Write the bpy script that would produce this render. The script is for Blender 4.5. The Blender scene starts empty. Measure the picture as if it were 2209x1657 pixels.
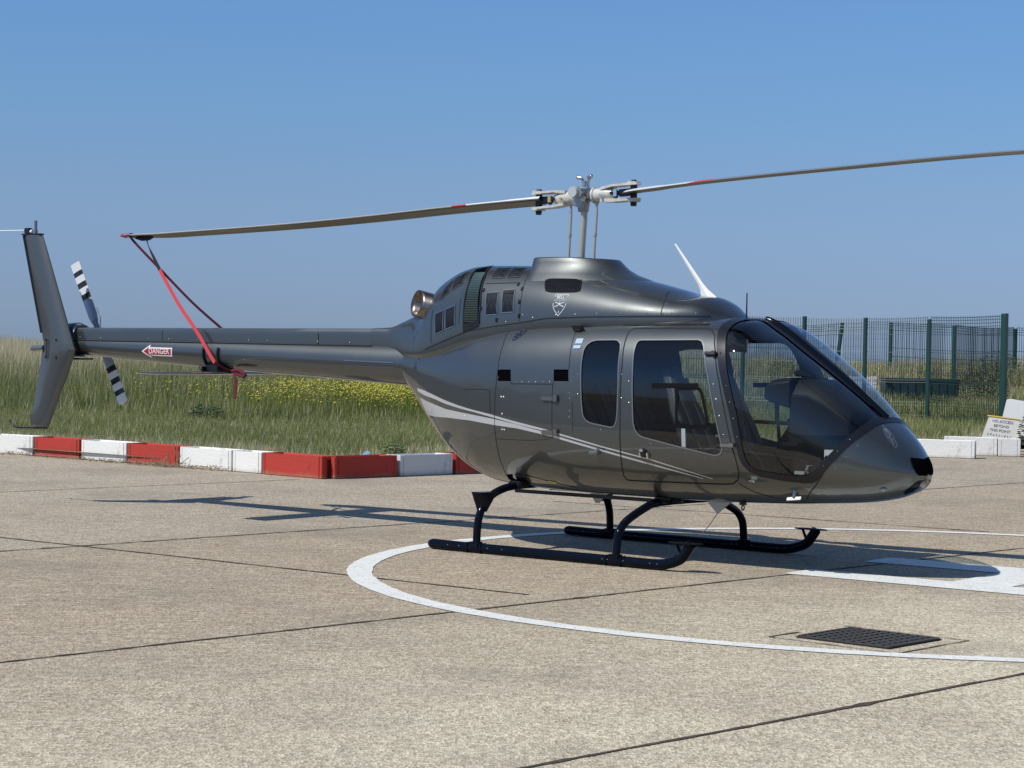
import bpy, bmesh, math, random, bisect
import numpy as np
from mathutils import Vector, Matrix
from mathutils.geometry import delaunay_2d_cdt
SC = bpy.context.scene
COL = SC.collection
R = math.radians

# ------------------------------------------------------------------ camera, sky, sun, exposure
CH = 1.7227
cam_d = bpy.data.cameras.new("camera"); cam = bpy.data.objects.new("camera", cam_d); COL.objects.link(cam)
cam_d.sensor_width = 36.0; cam_d.lens = 4617.0 / 2209.0 * 36.0; cam_d.clip_end = 30000; cam_d.clip_start = 0.1
PITCH, ROLL = math.atan(83.5 / 4617.0), 0.0189
f_ = Vector((0, math.cos(PITCH), -math.sin(PITCH))); u0 = Vector((0, math.sin(PITCH), math.cos(PITCH))); r0 = Vector((1, 0, 0))
rt = r0 * math.cos(ROLL) + u0 * math.sin(ROLL); up = u0 * math.cos(ROLL) - r0 * math.sin(ROLL)
M = Matrix((rt, up, -f_)).transposed().to_4x4(); M.translation = Vector((0, 0, CH)); cam.matrix_world = M
SC.camera = cam

SUN = Vector((-0.7125, -0.3837, 1.0)).normalized()
ELEV = math.asin(SUN.z); AZ = math.atan2(SUN.x, SUN.y)
SKYRAMP = [(0.03, (0.37, 0.485, 0.84)), (0.07, (0.46, 0.56, 0.815)), (0.115, (0.49, 0.66, 0.89)), (0.155, (0.53, 0.72, 0.97)), (0.28, (0.60, 0.76, 0.98))]
w = bpy.data.worlds.new("World"); SC.world = w; w.use_nodes = True
nt = w.node_tree; nt.nodes.clear()
sky = nt.nodes.new("ShaderNodeTexSky"); sky.sky_type = 'NISHITA'; sky.sun_disc = False
sky.sun_elevation = ELEV; sky.sun_rotation = AZ; sky.altitude = 300; sky.air_density = 1.0; sky.dust_density = 0.25; sky.ozone_density = 3.0
bg = nt.nodes.new("ShaderNodeBackground"); bg.inputs[1].default_value = 0.1105
wo = nt.nodes.new("ShaderNodeOutputWorld")
wtc = nt.nodes.new("ShaderNodeTexCoord"); wsp = nt.nodes.new("ShaderNodeSeparateXYZ"); wr = nt.nodes.new("ShaderNodeValToRGB"); wmx = nt.nodes.new("ShaderNodeMix"); wmx.data_type = 'RGBA'; wmx.blend_type = 'MULTIPLY'; wmx.inputs[0].default_value = 1.0
nt.links.new(wtc.outputs["Generated"], wsp.inputs[0]); nt.links.new(wsp.outputs["Z"], wr.inputs[0])
we = wr.color_ramp.elements; we[0].position = 0.0; we[0].color = (0.325, 0.47, 0.89, 1); we[1].position = 0.6; we[1].color = (0.84, 0.88, 0.94, 1)
for ps, cc in SKYRAMP:
    e_ = we.new(ps); e_.color = (*cc, 1)
nt.links.new(sky.outputs[0], wmx.inputs[6]); nt.links.new(wr.outputs[0], wmx.inputs[7]); nt.links.new(wmx.outputs[2], bg.inputs[0]); nt.links.new(bg.outputs[0], wo.inputs[0])
sd = bpy.data.lights.new("sun", 'SUN'); sd.energy = 4.2; sd.angle = R(0.53); sd.color = (1.0, 0.955, 0.89)
so = bpy.data.objects.new("sun", sd); COL.objects.link(so); so.rotation_euler = SUN.to_track_quat('Z', 'Y').to_euler(); so.location = (-20, -12, 30)
SC.view_settings.view_transform = 'Standard'; SC.view_settings.look = 'None'; SC.view_settings.exposure = 0.0; SC.view_settings.gamma = 1.0
SC.cycles.max_bounces = 10; SC.cycles.transparent_max_bounces = 16; SC.cycles.use_denoising = True

# ------------------------------------------------------------------ materials
def mat(name, col, rough=0.5, metal=0.0, coat=0.0, bump=0.0, bscale=40.0, var=0.0, vscale=8.0, spec=0.5, coat_rough=0.03, col2=None):
    m = bpy.data.materials.new(name); m.use_nodes = True; t = m.node_tree; p = t.nodes["Principled BSDF"]
    p.inputs["Base Color"].default_value = (*col, 1); p.inputs["Roughness"].default_value = rough; p.inputs["Metallic"].default_value = metal
    p.inputs["Coat Weight"].default_value = coat; p.inputs["Coat Roughness"].default_value = coat_rough; p.inputs["Specular IOR Level"].default_value = spec
    if var or col2 or bump:
        tc = t.nodes.new("ShaderNodeTexCoord")
    if var or col2:
        n = t.nodes.new("ShaderNodeTexNoise"); n.inputs["Scale"].default_value = vscale; n.inputs["Detail"].default_value = 6; n.inputs["Roughness"].default_value = 0.65
        t.links.new(tc.outputs["Object"], n.inputs["Vector"])
        cr = t.nodes.new("ShaderNodeValToRGB"); a = cr.color_ramp.elements
        c2 = col2 if col2 else tuple(c * (1 - var) for c in col)
        a[0].position = 0.35; a[0].color = (*c2, 1); a[1].position = 0.65; a[1].color = (*col, 1)
        t.links.new(n.outputs["Fac"], cr.inputs["Fac"]); t.links.new(cr.outputs[0], p.inputs["Base Color"])
    if bump:
        n2 = t.nodes.new("ShaderNodeTexNoise"); n2.inputs["Scale"].default_value = bscale; n2.inputs["Detail"].default_value = 4
        t.links.new(tc.outputs["Object"], n2.inputs["Vector"])
        b = t.nodes.new("ShaderNodeBump"); b.inputs["Strength"].default_value = bump; b.inputs["Distance"].default_value = 0.01
        t.links.new(n2.outputs["Fac"], b.inputs["Height"]); t.links.new(b.outputs[0], p.inputs["Normal"])
    return m

def glass_mat(name, tint, gloss=0.02):
    m = bpy.data.materials.new(name); m.use_nodes = True; t = m.node_tree; t.nodes.clear()
    tr = t.nodes.new("ShaderNodeBsdfTransparent"); tr.inputs[0].default_value = (*tint, 1)
    gl = t.nodes.new("ShaderNodeBsdfGlossy"); gl.inputs["Roughness"].default_value = gloss; gl.inputs["Color"].default_value = (0.95, 0.97, 1, 1)
    lw = t.nodes.new("ShaderNodeLayerWeight"); lw.inputs[0].default_value = 0.5; pw = t.nodes.new("ShaderNodeMath"); pw.operation = 'POWER'; pw.inputs[1].default_value = 4.5; t.links.new(lw.outputs["Facing"], pw.inputs[0])
    fr = t.nodes.new("ShaderNodeMath"); fr.operation = 'MULTIPLY_ADD'; fr.inputs[1].default_value = 0.92; fr.inputs[2].default_value = 0.06; t.links.new(pw.outputs[0], fr.inputs[0])
    mx = t.nodes.new("ShaderNodeMixShader"); o = t.nodes.new("ShaderNodeOutputMaterial")
    t.links.new(fr.outputs[0], mx.inputs[0]); t.links.new(tr.outputs[0], mx.inputs[1]); t.links.new(gl.outputs[0], mx.inputs[2]); t.links.new(mx.outputs[0], o.inputs[0])
    return m

def paint_mat(name, col, metal=0.85, rough=0.42):
    m = mat(name, col, rough, metal, coat=1.0, coat_rough=0.03); t = m.node_tree; p = t.nodes["Principled BSDF"]; p.inputs["Coat IOR"].default_value = 1.52
    tc = t.nodes.new("ShaderNodeTexCoord")
    n = t.nodes.new("ShaderNodeTexNoise"); n.inputs["Scale"].default_value = 700; n.inputs["Detail"].default_value = 1
    t.links.new(tc.outputs["Object"], n.inputs["Vector"])
    b = t.nodes.new("ShaderNodeBump"); b.inputs["Strength"].default_value = 0.12; b.inputs["Distance"].default_value = 0.002
    t.links.new(n.outputs["Fac"], b.inputs["Height"]); t.links.new(b.outputs[0], p.inputs["Normal"])
    # gentle waviness of the skin in the clear coat
    n2 = t.nodes.new("ShaderNodeTexNoise"); n2.inputs["Scale"].default_value = 3.2; n2.inputs["Detail"].default_value = 1.5
    t.links.new(tc.outputs["Object"], n2.inputs["Vector"])
    b2 = t.nodes.new("ShaderNodeBump"); b2.inputs["Strength"].default_value = 0.22; b2.inputs["Distance"].default_value = 0.02
    t.links.new(n2.outputs["Fac"], b2.inputs["Height"]); t.links.new(b2.outputs[0], p.inputs["Coat Normal"])
    n3 = t.nodes.new("ShaderNodeTexNoise"); n3.inputs["Scale"].default_value = 2.2; n3.inputs["Detail"].default_value = 5
    t.links.new(tc.outputs["Object"], n3.inputs["Vector"])
    mr = t.nodes.new("ShaderNodeMapRange"); mr.inputs[3].default_value = rough - 0.05; mr.inputs[4].default_value = rough + 0.08
    t.links.new(n3.outputs["Fac"], mr.inputs[0]); t.links.new(mr.outputs[0], p.inputs["Roughness"])
    return m

PAINT = paint_mat("grey_metallic_paint", (0.098, 0.107, 0.106))
FIN = paint_mat("fin_paint", (0.080, 0.087, 0.086), 0.6, 0.46)
SILVER = mat("silver_decal", (0.50, 0.52, 0.53), 0.35, 0.2, coat=0.6)
BLACK = mat("black_frame", (0.010, 0.011, 0.015), 0.38, coat=0.12, spec=.35)
GBLACK = mat("gloss_black_skid", (0.0035, 0.006, 0.012), 0.12, spec=.10)
MATTE = mat("matte_black_rubber", (0.006, 0.006, 0.008), 0.6, spec=.1)
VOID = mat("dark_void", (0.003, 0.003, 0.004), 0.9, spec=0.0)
SEAM = mat("panel_gap", (0.008, 0.009, 0.011), 0.8)
RIVET = mat("rivet_metal", (0.30, 0.31, 0.31), 0.3, 0.9)
STEEL = mat("brushed_steel", (0.52, 0.52, 0.52), 0.28, 0.95, var=0.25, vscale=20)
CHROME = mat("bright_metal", (0.75, 0.75, 0.76), 0.15, 1.0)
EXH = mat("exhaust_metal", (0.30, 0.275, 0.25), 0.30, 0.95, col2=(0.17, 0.13, 0.095), vscale=6)
HUBW = mat("hub_white", (0.62, 0.62, 0.56), 0.4, coat=0.3, var=0.3, vscale=25)
MASTM = mat("mast_grey", (0.42, 0.42, 0.38), 0.35, 0.3)
WHITE = mat("white_paint", (0.80, 0.80, 0.77), 0.4, coat=0.2)
REDP = mat("red_band", (0.55, 0.05, 0.03), 0.45)
OLIVE = mat("blade_underside", (0.034, 0.033, 0.026), 0.42, coat=0.15, var=0.3, vscale=3)
MESHM = mat("screen_mesh", (0.005, 0.006, 0.008), 0.7, spec=.08)
LOUV = mat("louvre_slat", (0.075, 0.12, 0.115), 0.35, 0.4)
GLASS = glass_mat("cabin_glass", (0.73, 0.78, 0.78))
WGLASS = glass_mat("windscreen_glass", (0.73, 0.77, 0.78))
LINING = mat("cabin_lining", (0.022, 0.025, 0.032), 0.75)
LEATHER = mat("seat_leather", (0.016, 0.018, 0.024), 0.5, bump=0.3, bscale=30)
TRIM = mat("brown_trim", (0.085, 0.068, 0.055), 0.6)
BELT = mat("seat_belt", (0.05, 0.05, 0.05), 0.7)
DASH = mat("dash_vinyl", (0.010, 0.011, 0.014), 0.55, bump=0.1, bscale=80, spec=.22)
PLACARD = mat("white_placard", (0.75, 0.76, 0.74), 0.5)
BLUEP = mat("blue_placard", (0.35, 0.48, 0.62), 0.4)
DECALRED = mat("danger_red", (0.42, 0.015, 0.04), 0.45)
YEL = mat("yellow_mark", (0.65, 0.48, 0.06), 0.5)
BLUECAP = mat("dark_blue_cover", (0.006, 0.009, 0.026), 0.4)
DKTEAL = mat("dark_teal_housing", (0.01, 0.025, 0.035), 0.3, coat=0.5)

# ------------------------------------------------------------------ mesh helper
class B:
    def __init__(s): s.v = []; s.f = []; s.m = []; s.cm = 0
    def add(s, vs, fs):
        o = len(s.v); s.v += [tuple(v) for v in vs]; s.f += [tuple(i + o for i in f) for f in fs]; s.m += [s.cm] * len(fs); return s
    def box(s, c, d, rot=None, bev=0.0):
        x, y, z = d[0] / 2, d[1] / 2, d[2] / 2
        if bev:
            bev = min(bev, min(d) * .3); bm = bmesh.new(); bmesh.ops.create_cube(bm, size=1)
            for v in bm.verts: v.co = Vector((v.co.x * d[0], v.co.y * d[1], v.co.z * d[2]))
            bmesh.ops.bevel(bm, geom=bm.edges[:], offset=bev, segments=2, affect='EDGES')
            vs = [v.co.copy() for v in bm.verts]; fs = [[v.index for v in f.verts] for f in bm.faces]; bm.free()
        else:
            vs = [Vector((a, b, e)) for a in (-x, x) for b in (-y, y) for e in (-z, z)]
            fs = [(0, 1, 3, 2), (4, 6, 7, 5), (0, 4, 5, 1), (2, 3, 7, 6), (0, 2, 6, 4), (1, 5, 7, 3)]
        if rot is not None: vs = [rot @ v for v in vs]
        c = Vector(c); return s.add([v + c for v in vs], fs)
    def tube(s, path, r, n=12, cap=True, flat=None):
        P = [Vector(p) for p in path]; rr = r if isinstance(r, (list, tuple)) else [r] * len(P)
        rings = []; prev = None
        for i, p in enumerate(P):
            t = (P[min(i + 1, len(P) - 1)] - P[max(i - 1, 0)]).normalized()
            if prev is None:
                a = Vector((0, 0, 1)) if abs(t.z) < 0.9 else Vector((1, 0, 0)); x = (a - t * a.dot(t)).normalized()
            else: x = (prev - t * prev.dot(t)).normalized()
            prev = x; y = t.cross(x)
            rings.append([p + (x * math.cos(2 * math.pi * k / n) + y * math.sin(2 * math.pi * k / n)) * rr[i] for k in range(n)])
        vs = [v for g in rings for v in g]; fs = []
        for i in range(len(P) - 1):
            for k in range(n): fs.append((i * n + k, i * n + (k + 1) % n, (i + 1) * n + (k + 1) % n, (i + 1) * n + k))
        if cap: fs.append(tuple(range(n - 1, -1, -1))); fs.append(tuple((len(P) - 1) * n + k for k in range(n)))
        return s.add(vs, fs)
    def cyl(s, a, b, r, r2=None, n=16): return s.tube([a, b], [r, r if r2 is None else r2], n)
    def prism(s, poly, y0, y1, axis='y'):
        n = len(poly)
        def P(p, y): return (p[0], y, p[1]) if axis == 'y' else ((p[0], p[1], y) if axis == 'z' else (y, p[0], p[1]))
        vs = [P(p, y0) for p in poly] + [P(p, y1) for p in poly]
        fs = [tuple(range(n)), tuple(range(2 * n - 1, n - 1, -1))] + [(i, (i + 1) % n + 0, (i + 1) % n + n, i + n)[::-1] for i in range(n)]
        return s.add(vs, fs)
    def ball(s, c, r, n=8, sq=(1, 1, 1)):
        vs = []; fs = []; m = n * 2
        for i in range(n + 1):
            a = math.pi * i / n
            for k in range(m): vs.append((c[0] + r * sq[0] * math.sin(a) * math.cos(2 * math.pi * k / m), c[1] + r * sq[1] * math.sin(a) * math.sin(2 * math.pi * k / m), c[2] + r * sq[2] * math.cos(a)))
        for i in range(n):
            for k in range(m): fs.append((i * m + k, (i + 1) * m + k, (i + 1) * m + (k + 1) % m, i * m + (k + 1) % m))
        return s.add(vs, fs)

def link(name, me, mats, parent=None):
    for mm in (mats if isinstance(mats, (list, tuple)) else [mats]): me.materials.append(mm)
    o = bpy.data.objects.new(name, me); COL.objects.link(o)
    if parent is not None: o.parent = parent
    return o
def obj(name, b, mats, parent=None, smooth=40.0):
    me = bpy.data.meshes.new(name); me.from_pydata(b.v, [], b.f)
    if smooth is None: pass
    if any(b.m): me.polygons.foreach_set('material_index', b.m)
    bm = bmesh.new(); bm.from_mesh(me); bmesh.ops.remove_doubles(bm, verts=bm.verts, dist=1e-5)
    bmesh.ops.recalc_face_normals(bm, faces=bm.faces); bm.to_mesh(me); bm.free()
    if smooth is not None:
        me.polygons.foreach_set('use_smooth', [True] * len(me.polygons)); me.set_sharp_from_angle(angle=R(smooth))
    return link(name, me, mats, parent)
def tag(o, label=None, cat=None, group=None, kind=None):
    if label: o['label'] = label
    if cat: o['category'] = cat
    if group: o['group'] = group
    if kind: o['kind'] = kind
    return o
def empty(name, loc=(0, 0, 0), rz=0.0):
    o = bpy.data.objects.new(name, None); COL.objects.link(o); o.location = loc; o.rotation_euler = (0, 0, rz); o.empty_display_size = 0.2; return o
def copy_tree(o, parent=None):
    c = o.copy(); COL.objects.link(c); c.parent = parent
    for ch in [x for x in bpy.data.objects if x.parent == o]: copy_tree(ch, c)
    return c
def smooth_path(pts, k=6):
    P = [Vector(p) for p in pts]; out = []
    for i in range(len(P) - 1):
        a, b, c, d = P[max(i - 1, 0)], P[i], P[i + 1], P[min(i + 2, len(P) - 1)]
        for j in range(k):
            t = j / k; out.append(0.5 * ((2 * b) + (c - a) * t + (2 * a - 5 * b + 4 * c - d) * t * t + (3 * b - a - 3 * c + d) * t ** 3))
    out.append(P[-1]); return out
# ------------------------------------------------------------------ the tarmac, field, sea
def ground_mat():
    m = bpy.data.materials.new("aggregate_concrete"); m.use_nodes = True; t = m.node_tree; p = t.nodes["Principled BSDF"]; L = t.links.new; N = t.nodes.new
    tc = N("ShaderNodeTexCoord"); p.inputs["Roughness"].default_value = 0.85; p.inputs["Specular IOR Level"].default_value = 0.25
    # n = -0.727 x + 0.687 y : slab rows; row 0 nearest is paler, rows beyond are browner
    d = N("ShaderNodeVectorMath"); d.operation = 'DOT_PRODUCT'; d.inputs[1].default_value = (-0.727, 0.687, 0); L(tc.outputs["Object"], d.inputs[0])
    gt = N("ShaderNodeMath"); gt.operation = 'GREATER_THAN'; gt.inputs[1].default_value = 9.60; L(d.outputs["Value"], gt.inputs[0])
    gt2 = N("ShaderNodeMath"); gt2.operation = 'GREATER_THAN'; gt2.inputs[1].default_value = 14.65; L(d.outputs["Value"], gt2.inputs[0])
    def noise(s, det=5, rg=0.6, stretch=None):
        n = N("ShaderNodeTexNoise"); n.inputs["Scale"].default_value = s; n.inputs["Detail"].default_value = det; n.inputs["Roughness"].default_value = rg
        if stretch:
            mp = N("ShaderNodeMapping"); mp.inputs["Rotation"].default_value = (0, 0, stretch[1]); mp.inputs["Scale"].default_value = (1, stretch[0], 1)
            L(tc.outputs["Object"], mp.inputs["Vector"]); L(mp.outputs[0], n.inputs["Vector"])
        else: L(tc.outputs["Object"], n.inputs["Vector"])
        return n
    def mix(fac, a, b, mode='MIX'):
        x = N("ShaderNodeMix"); x.data_type = 'RGBA'; x.blend_type = mode
        if isinstance(fac, float): x.inputs[0].default_value = fac
        else: L(fac, x.inputs[0])
        for k, v in ((6, a), (7, b)):
            if isinstance(v, tuple): x.inputs[k].default_value = (*v, 1)
            else: L(v, x.inputs[k])
        return x.outputs[2]
    def ramp(src, p0, p1, c0=(0, 0, 0), c1=(1, 1, 1)):
        r = N("ShaderNodeValToRGB"); e = r.color_ramp.elements; e[0].position = p0; e[0].color = (*c0, 1); e[1].position = p1; e[1].color = (*c1, 1); L(src, r.inputs[0]); return r.outputs[0]
    big = noise(0.55, 6, 0.65)
    wob = noise(0.9, 5, 0.7); ms = N("ShaderNodeMath"); ms.operation = 'MULTIPLY_ADD'; L(wob.outputs["Fac"], ms.inputs[0]); ms.inputs[1].default_value = 3.2; L(d.outputs["Value"], ms.inputs[2])
    mr = N("ShaderNodeMapRange"); mr.inputs[1].default_value = 7.6; mr.inputs[2].default_value = 12.4; L(ms.outputs[0], mr.inputs[0])
    c = mix(mr.outputs[0], (0.555, 0.500, 0.372), (0.365, 0.293, 0.205))
    c = mix(gt.outputs[0], c, mix(0.35, c, (0.325, 0.262, 0.190)))
    c = mix(gt2.outputs[0], c, (0.375, 0.320, 0.245))
    c = mix(ramp(big.outputs["Fac"], 0.38, 0.68), c, mix(0.55, c, (0.27, 0.225, 0.165)))
    st = noise(3.0, 6, 0.7, (7.0, 0.85)); c = mix(ramp(st.outputs["Fac"], 0.42, 0.72), c, mix(0.60, c, (0.60, 0.56, 0.45)))
    vo = N("ShaderNodeTexVoronoi"); vo.inputs["Scale"].default_value = 85; vm = N("ShaderNodeMapping"); vm.inputs["Scale"].default_value = (1, .42, 1); L(tc.outputs["Object"], vm.inputs[0]); L(vm.outputs[0], vo.inputs["Vector"])
    sep = N("ShaderNodeSeparateColor"); L(vo.outputs["Color"], sep.inputs[0])
    peb = ramp(sep.outputs[0], 0.0, 1.0, (0.50, 0.48, 0.45), (1.50, 1.50, 1.47)); c = mix(0.68, c, peb, 'MULTIPLY')
    gr = noise(20, 5, 0.8, (.4, 0.0)); c = mix(0.38, c, ramp(gr.outputs["Fac"], 0.3, 0.7, (0.55, 0.53, 0.50), (1.42, 1.42, 1.40)), 'MULTIPLY')
    st2 = noise(0.35, 7, 0.72); c = mix(ramp(st2.outputs["Fac"], 0.50, 0.64), c, mix(0.42, c, (0.215, 0.19, 0.155)))
    st3 = noise(2.1, 8, 0.8); c = mix(ramp(st3.outputs["Fac"], 0.60, 0.72), c, mix(0.30, c, (0.22, 0.20, 0.165)))
    spk = N("ShaderNodeTexVoronoi"); spk.inputs["Scale"].default_value = 7; L(tc.outputs["Object"], spk.inputs["Vector"]); c = mix(ramp(spk.outputs["Distance"], 0.035, 0.06), (0.07, 0.06, 0.05), c)
    L(c, p.inputs["Base Color"])
    bp = N("ShaderNodeBump"); bp.inputs["Strength"].default_value = 0.7; bp.inputs["Distance"].default_value = 0.006
    L(vo.outputs["Distance"], bp.inputs["Height"]); L(bp.outputs[0], p.inputs["Normal"])
    return m
def sheet(name, poly, z, m, step=None):
    me = bpy.data.meshes.new(name); me.from_pydata([(x, y, z) for x, y in poly], [], [tuple(range(len(poly)))]); o = link(name, me, m); return tag(o, kind='structure')
CORN = (-2.28, 26.82)                      # the corner of the kerb rows
LD = Vector((-0.768, 0.640)); RD = Vector((0.690, 0.724))    # directions of the left and right rows
def kerb_y(x):
    return CORN[1] + (x - CORN[0]) * (LD.y / LD.x if x < CORN[0] else RD.y / RD.x)
TARM = ground_mat()
poly = [(-60, -8), (60, -8), (60, kerb_y(60) + .15)] + [(CORN[0], CORN[1] + .15)] + [(-60, kerb_y(-60) + .15)]
sheet("tarmac", poly, 0.0, TARM)

DARKGND = mat("reflection_dark_ground", (.055, .057, .058), .85, col2=(.035, .036, .036), vscale=2, bump=.4, bscale=60)  # unseen dark sheets added out of view to darken the hull's reflections
tag(sheet("unseen_dark_ground", [(-60, -8), (-3.9, -8), (-3.9, 6.5), (-9.6, 31.0), (-10.2, 33.4), (-60, 74.9)], .004, DARKGND), kind='structure')
tag(sheet("unseen_dark_ground", [(-3.89, -8), (60, -8), (60, 6.3), (-3.89, 6.3)], .004, DARKGND), kind='structure')
def wiggle(p0, p1, wd, seed, gaps=0.0, z=0.004, step=0.08):
    """an irregular dark crack along a slab joint"""
    rnd = random.Random(seed); b = B(); p0, p1 = Vector(p0), Vector(p1); d = p1 - p0; n = int(d.length / step); d.normalize(); nn = Vector((-d.y, d.x)); off = 0
    row = []; on = True
    for i in range(n + 1):
        off = off * 0.9 + rnd.uniform(-1, 1) * 0.004; w_ = wd * rnd.uniform(0.55, 1.35)
        if rnd.random() < 0.02: w_ *= 2.0
        if gaps and rnd.random() < 0.06: on = rnd.random() > gaps
        c = p0 + d * (i * step) + nn * off; row.append((c + nn * w_ / 2, c - nn * w_ / 2, on))
    vs = []; fs = []
    for i, (a, c, o_) in enumerate(row):
        vs += [(a.x, a.y, z), (c.x, c.y, z)]
        if i and o_: fs.append((2 * i - 2, 2 * i - 1, 2 * i + 1, 2 * i))
    b.add(vs, fs); return b
JOINT = mat("joint_dirt", (0.035, 0.028, 0.020), 0.95, col2=(0.09, 0.07, 0.045), vscale=9)
def ext(a, b, t0, t1): a, b = Vector(a), Vector(b); return a + (b - a) * t0, a + (b - a) * t1
joints = [((-2.668, 11.242), (4.59, 19.046), -1.2, 2.4, .032, 0), ((-4.059, 17.049), (1.34, 22.836), -1.5, 6.0, .030, 0), ((-5.61, 23.52), (-2.656, 26.602), -3, 1.02, .026, .15),
          ((0.097, 8.701), (2.791, 11.516), -3, 5, .030, 0), ((-4.341, 18.225), (2.853, 12.688), -1.2, .63, .034, 0),
          ((1.6, 22.9), (3.0, 21.9), -.8, 2.2, .03, .4), ((6.9, 28.6), (12, 24.6), -.2, 3, .014, .3), ((-0.2, 26.4), (1.2, 25.4), 0, 1, .01, .4)]
for i, (a, b_, t0, t1, wd, g) in enumerate(joints):
    p, q = ext(a, b_, t0, t1); tag(obj("pavement_joint", wiggle(p, q, wd, i, g), JOINT, smooth=None), kind='structure')
# helipad circle and letter H
def mark_mat():
    m = mat("road_paint", (0.82, 0.83, 0.77), 0.6, var=0.12, vscale=6, bump=0.25, bscale=120); t = m.node_tree; p = t.nodes["Principled BSDF"]
    tc = t.nodes.new("ShaderNodeTexCoord"); n = t.nodes.new("ShaderNodeTexNoise"); n.inputs["Scale"].default_value = 35; n.inputs["Detail"].default_value = 6; n.inputs["Roughness"].default_value = 0.8
    t.links.new(tc.outputs["Object"], n.inputs["Vector"]); r = t.nodes.new("ShaderNodeValToRGB"); r.color_ramp.elements[0].position = 0.35; r.color_ramp.elements[1].position = 0.43
    t.links.new(n.outputs["Fac"], r.inputs[0]); t.links.new(r.outputs[0], p.inputs["Alpha"]); return m
MARK = mark_mat()
b = B(); cx, cy, n = 3.26, 16.35, 220; rnd = random.Random(4)
vs = []
for k in range(n):
    a = 2 * math.pi * k / n; ww_ = max(0, -math.cos(a)) ** 3; ro = 4.41 + .075 * ww_ + rnd.uniform(-.006, .006); ri = 4.25 + .045 * ww_ + rnd.uniform(-.006, .006)
    vs += [(cx + ro * math.cos(a), cy + ro * math.sin(a), .005), (cx + ri * math.cos(a), cy + ri * math.sin(a), .005)]
b.add(vs, [(2 * k, 2 * k + 1, (2 * k + 3) % (2 * n), (2 * k + 2) % (2 * n)) for k in range(n)])
tag(obj("helipad_circle", b, MARK, smooth=None), kind='structure')
P0 = Vector((2.12, 16.48)); ea = Vector((.8, -.6)); eb = Vector((.6, .8)); b = B()
def hrect(a0, a1, b0, b1):
    vs = [P0 + ea * a_ + eb * c_ for a_, c_ in ((a0, b0), (a1, b0), (a1, b1), (a0, b1))]; b.add([(v.x, v.y, .005) for v in vs], [(0, 1, 2, 3)])
hrect(0, 2.9, 0, .44); hrect(0, 2.9, 1.32, 1.80); hrect(1.2, 1.68, .44, 1.32)
tag(obj("helipad_letter", b, MARK, smooth=None), kind='structure')
# drain grate
gt_ = empty("drain_grate", (2.17, 12.82, 0)); tag(gt_, "rusty black slotted drain grate set in the concrete beside the white circle line", "drain grate")
GR = mat("cast_iron", (0.085, 0.083, 0.082), 0.55, 0.4, col2=(0.10, 0.085, 0.07), vscale=12, bump=.3)
ang = math.atan2(-.5, .66)
RZ = Matrix.Rotation(math.atan2(12.35 - 12.79, 2.216 - 1.724), 3, 'Z'); W_, D_ = .62, .56
b = B()
b.box((0, 0, .006), (W_ + .03, D_ + .03, .006), RZ)
obj("frame", b, mat("grate_dirt", (.018, .015, .012), .95), gt_, None)
b = B()
nx, ny = 9, 9
for i in range(nx + 1): b.box(RZ @ Vector((-W_ / 2 + W_ * i / nx, 0, .013)), (.020, D_, .008), RZ)
for j in range(ny + 1): b.box(RZ @ Vector((0, -D_ / 2 + D_ * j / ny, .0125)), (W_, .013, .007), RZ)
obj("grid", b, GR, gt_, None)
for (x0, y0), (x1, y1) in [((-.45, -.40), (.45, -.40)), ((.45, -.40), (.45, .40)), ((.45, .40), (-.45, .40)), ((-.45, .40), (-.45, -.40))]:
    p = RZ @ Vector((x0, y0, 0)) + Vector((2.17, 12.82, 0)); q = RZ @ Vector((x1, y1, 0)) + Vector((2.17, 12.82, 0))
    tag(obj("pavement_joint", wiggle((p.x, p.y), (q.x, q.y), .014, int(p.x * 100), .15), JOINT, smooth=None), kind='structure')

# ---- field terrain
def tz(x, y):
    """height of the grass field"""
    k = kerb_y(x); d = y - k
    if d < 0: return 0.12
    z = 0.14 + 0.03 * math.sin(x * .7 + y * .5)
    s = min(max((y - 44) / 22.0, 0), 1); s = s * s * (3 - 2 * s)
    z += s * (0.70 + 0.10 * math.sin(x * .33 + 1) + 0.05 * math.sin(x * 1.1))
    if y > 68: z -= ((y - 68) / 30.0) ** 2 * 2.5
    return z
FIELD = mat("field_soil", (0.085, 0.085, 0.04), 0.95, col2=(0.20, 0.165, 0.10), vscale=0.9, bump=.5, bscale=20)
b = B(); vs = []; nxg, nyg = 110, 90
for j in range(nyg + 1):
    for i in range(nxg + 1):
        x = -45 + 100 * i / nxg; k = kerb_y(x) + .12; y = k + (130 - k) * (j / nyg) ** 1.6 if k < 130 else k + j * .5
        vs.append((x, y, tz(x, y) if j else 0.10))
b.add(vs, [(j * (nxg + 1) + i, j * (nxg + 1) + i + 1, (j + 1) * (nxg + 1) + i + 1, (j + 1) * (nxg + 1) + i) for j in range(nyg) for i in range(nxg)])
tag(obj("field", b, FIELD), kind='structure')
b = B(); b.add([(-300, -60, -.05), (300, -60, -.05), (300, 70, -.05), (-300, 70, -.05)], [(0, 1, 2, 3)]); b.add([(-300, 70, -.06), (300, 70, -.06), (300, 300, -18), (-300, 300, -18)], [(0, 1, 2, 3)])
tag(obj("ground", b, FIELD, smooth=None), kind='structure')
SEA = mat("sea_water", (0.05, 0.09, 0.14), 0.04)
tag(sheet("sea", [(-9000, 180), (9000, 180), (9000, 20000), (-9000, 20000)], -16, SEA))

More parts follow.
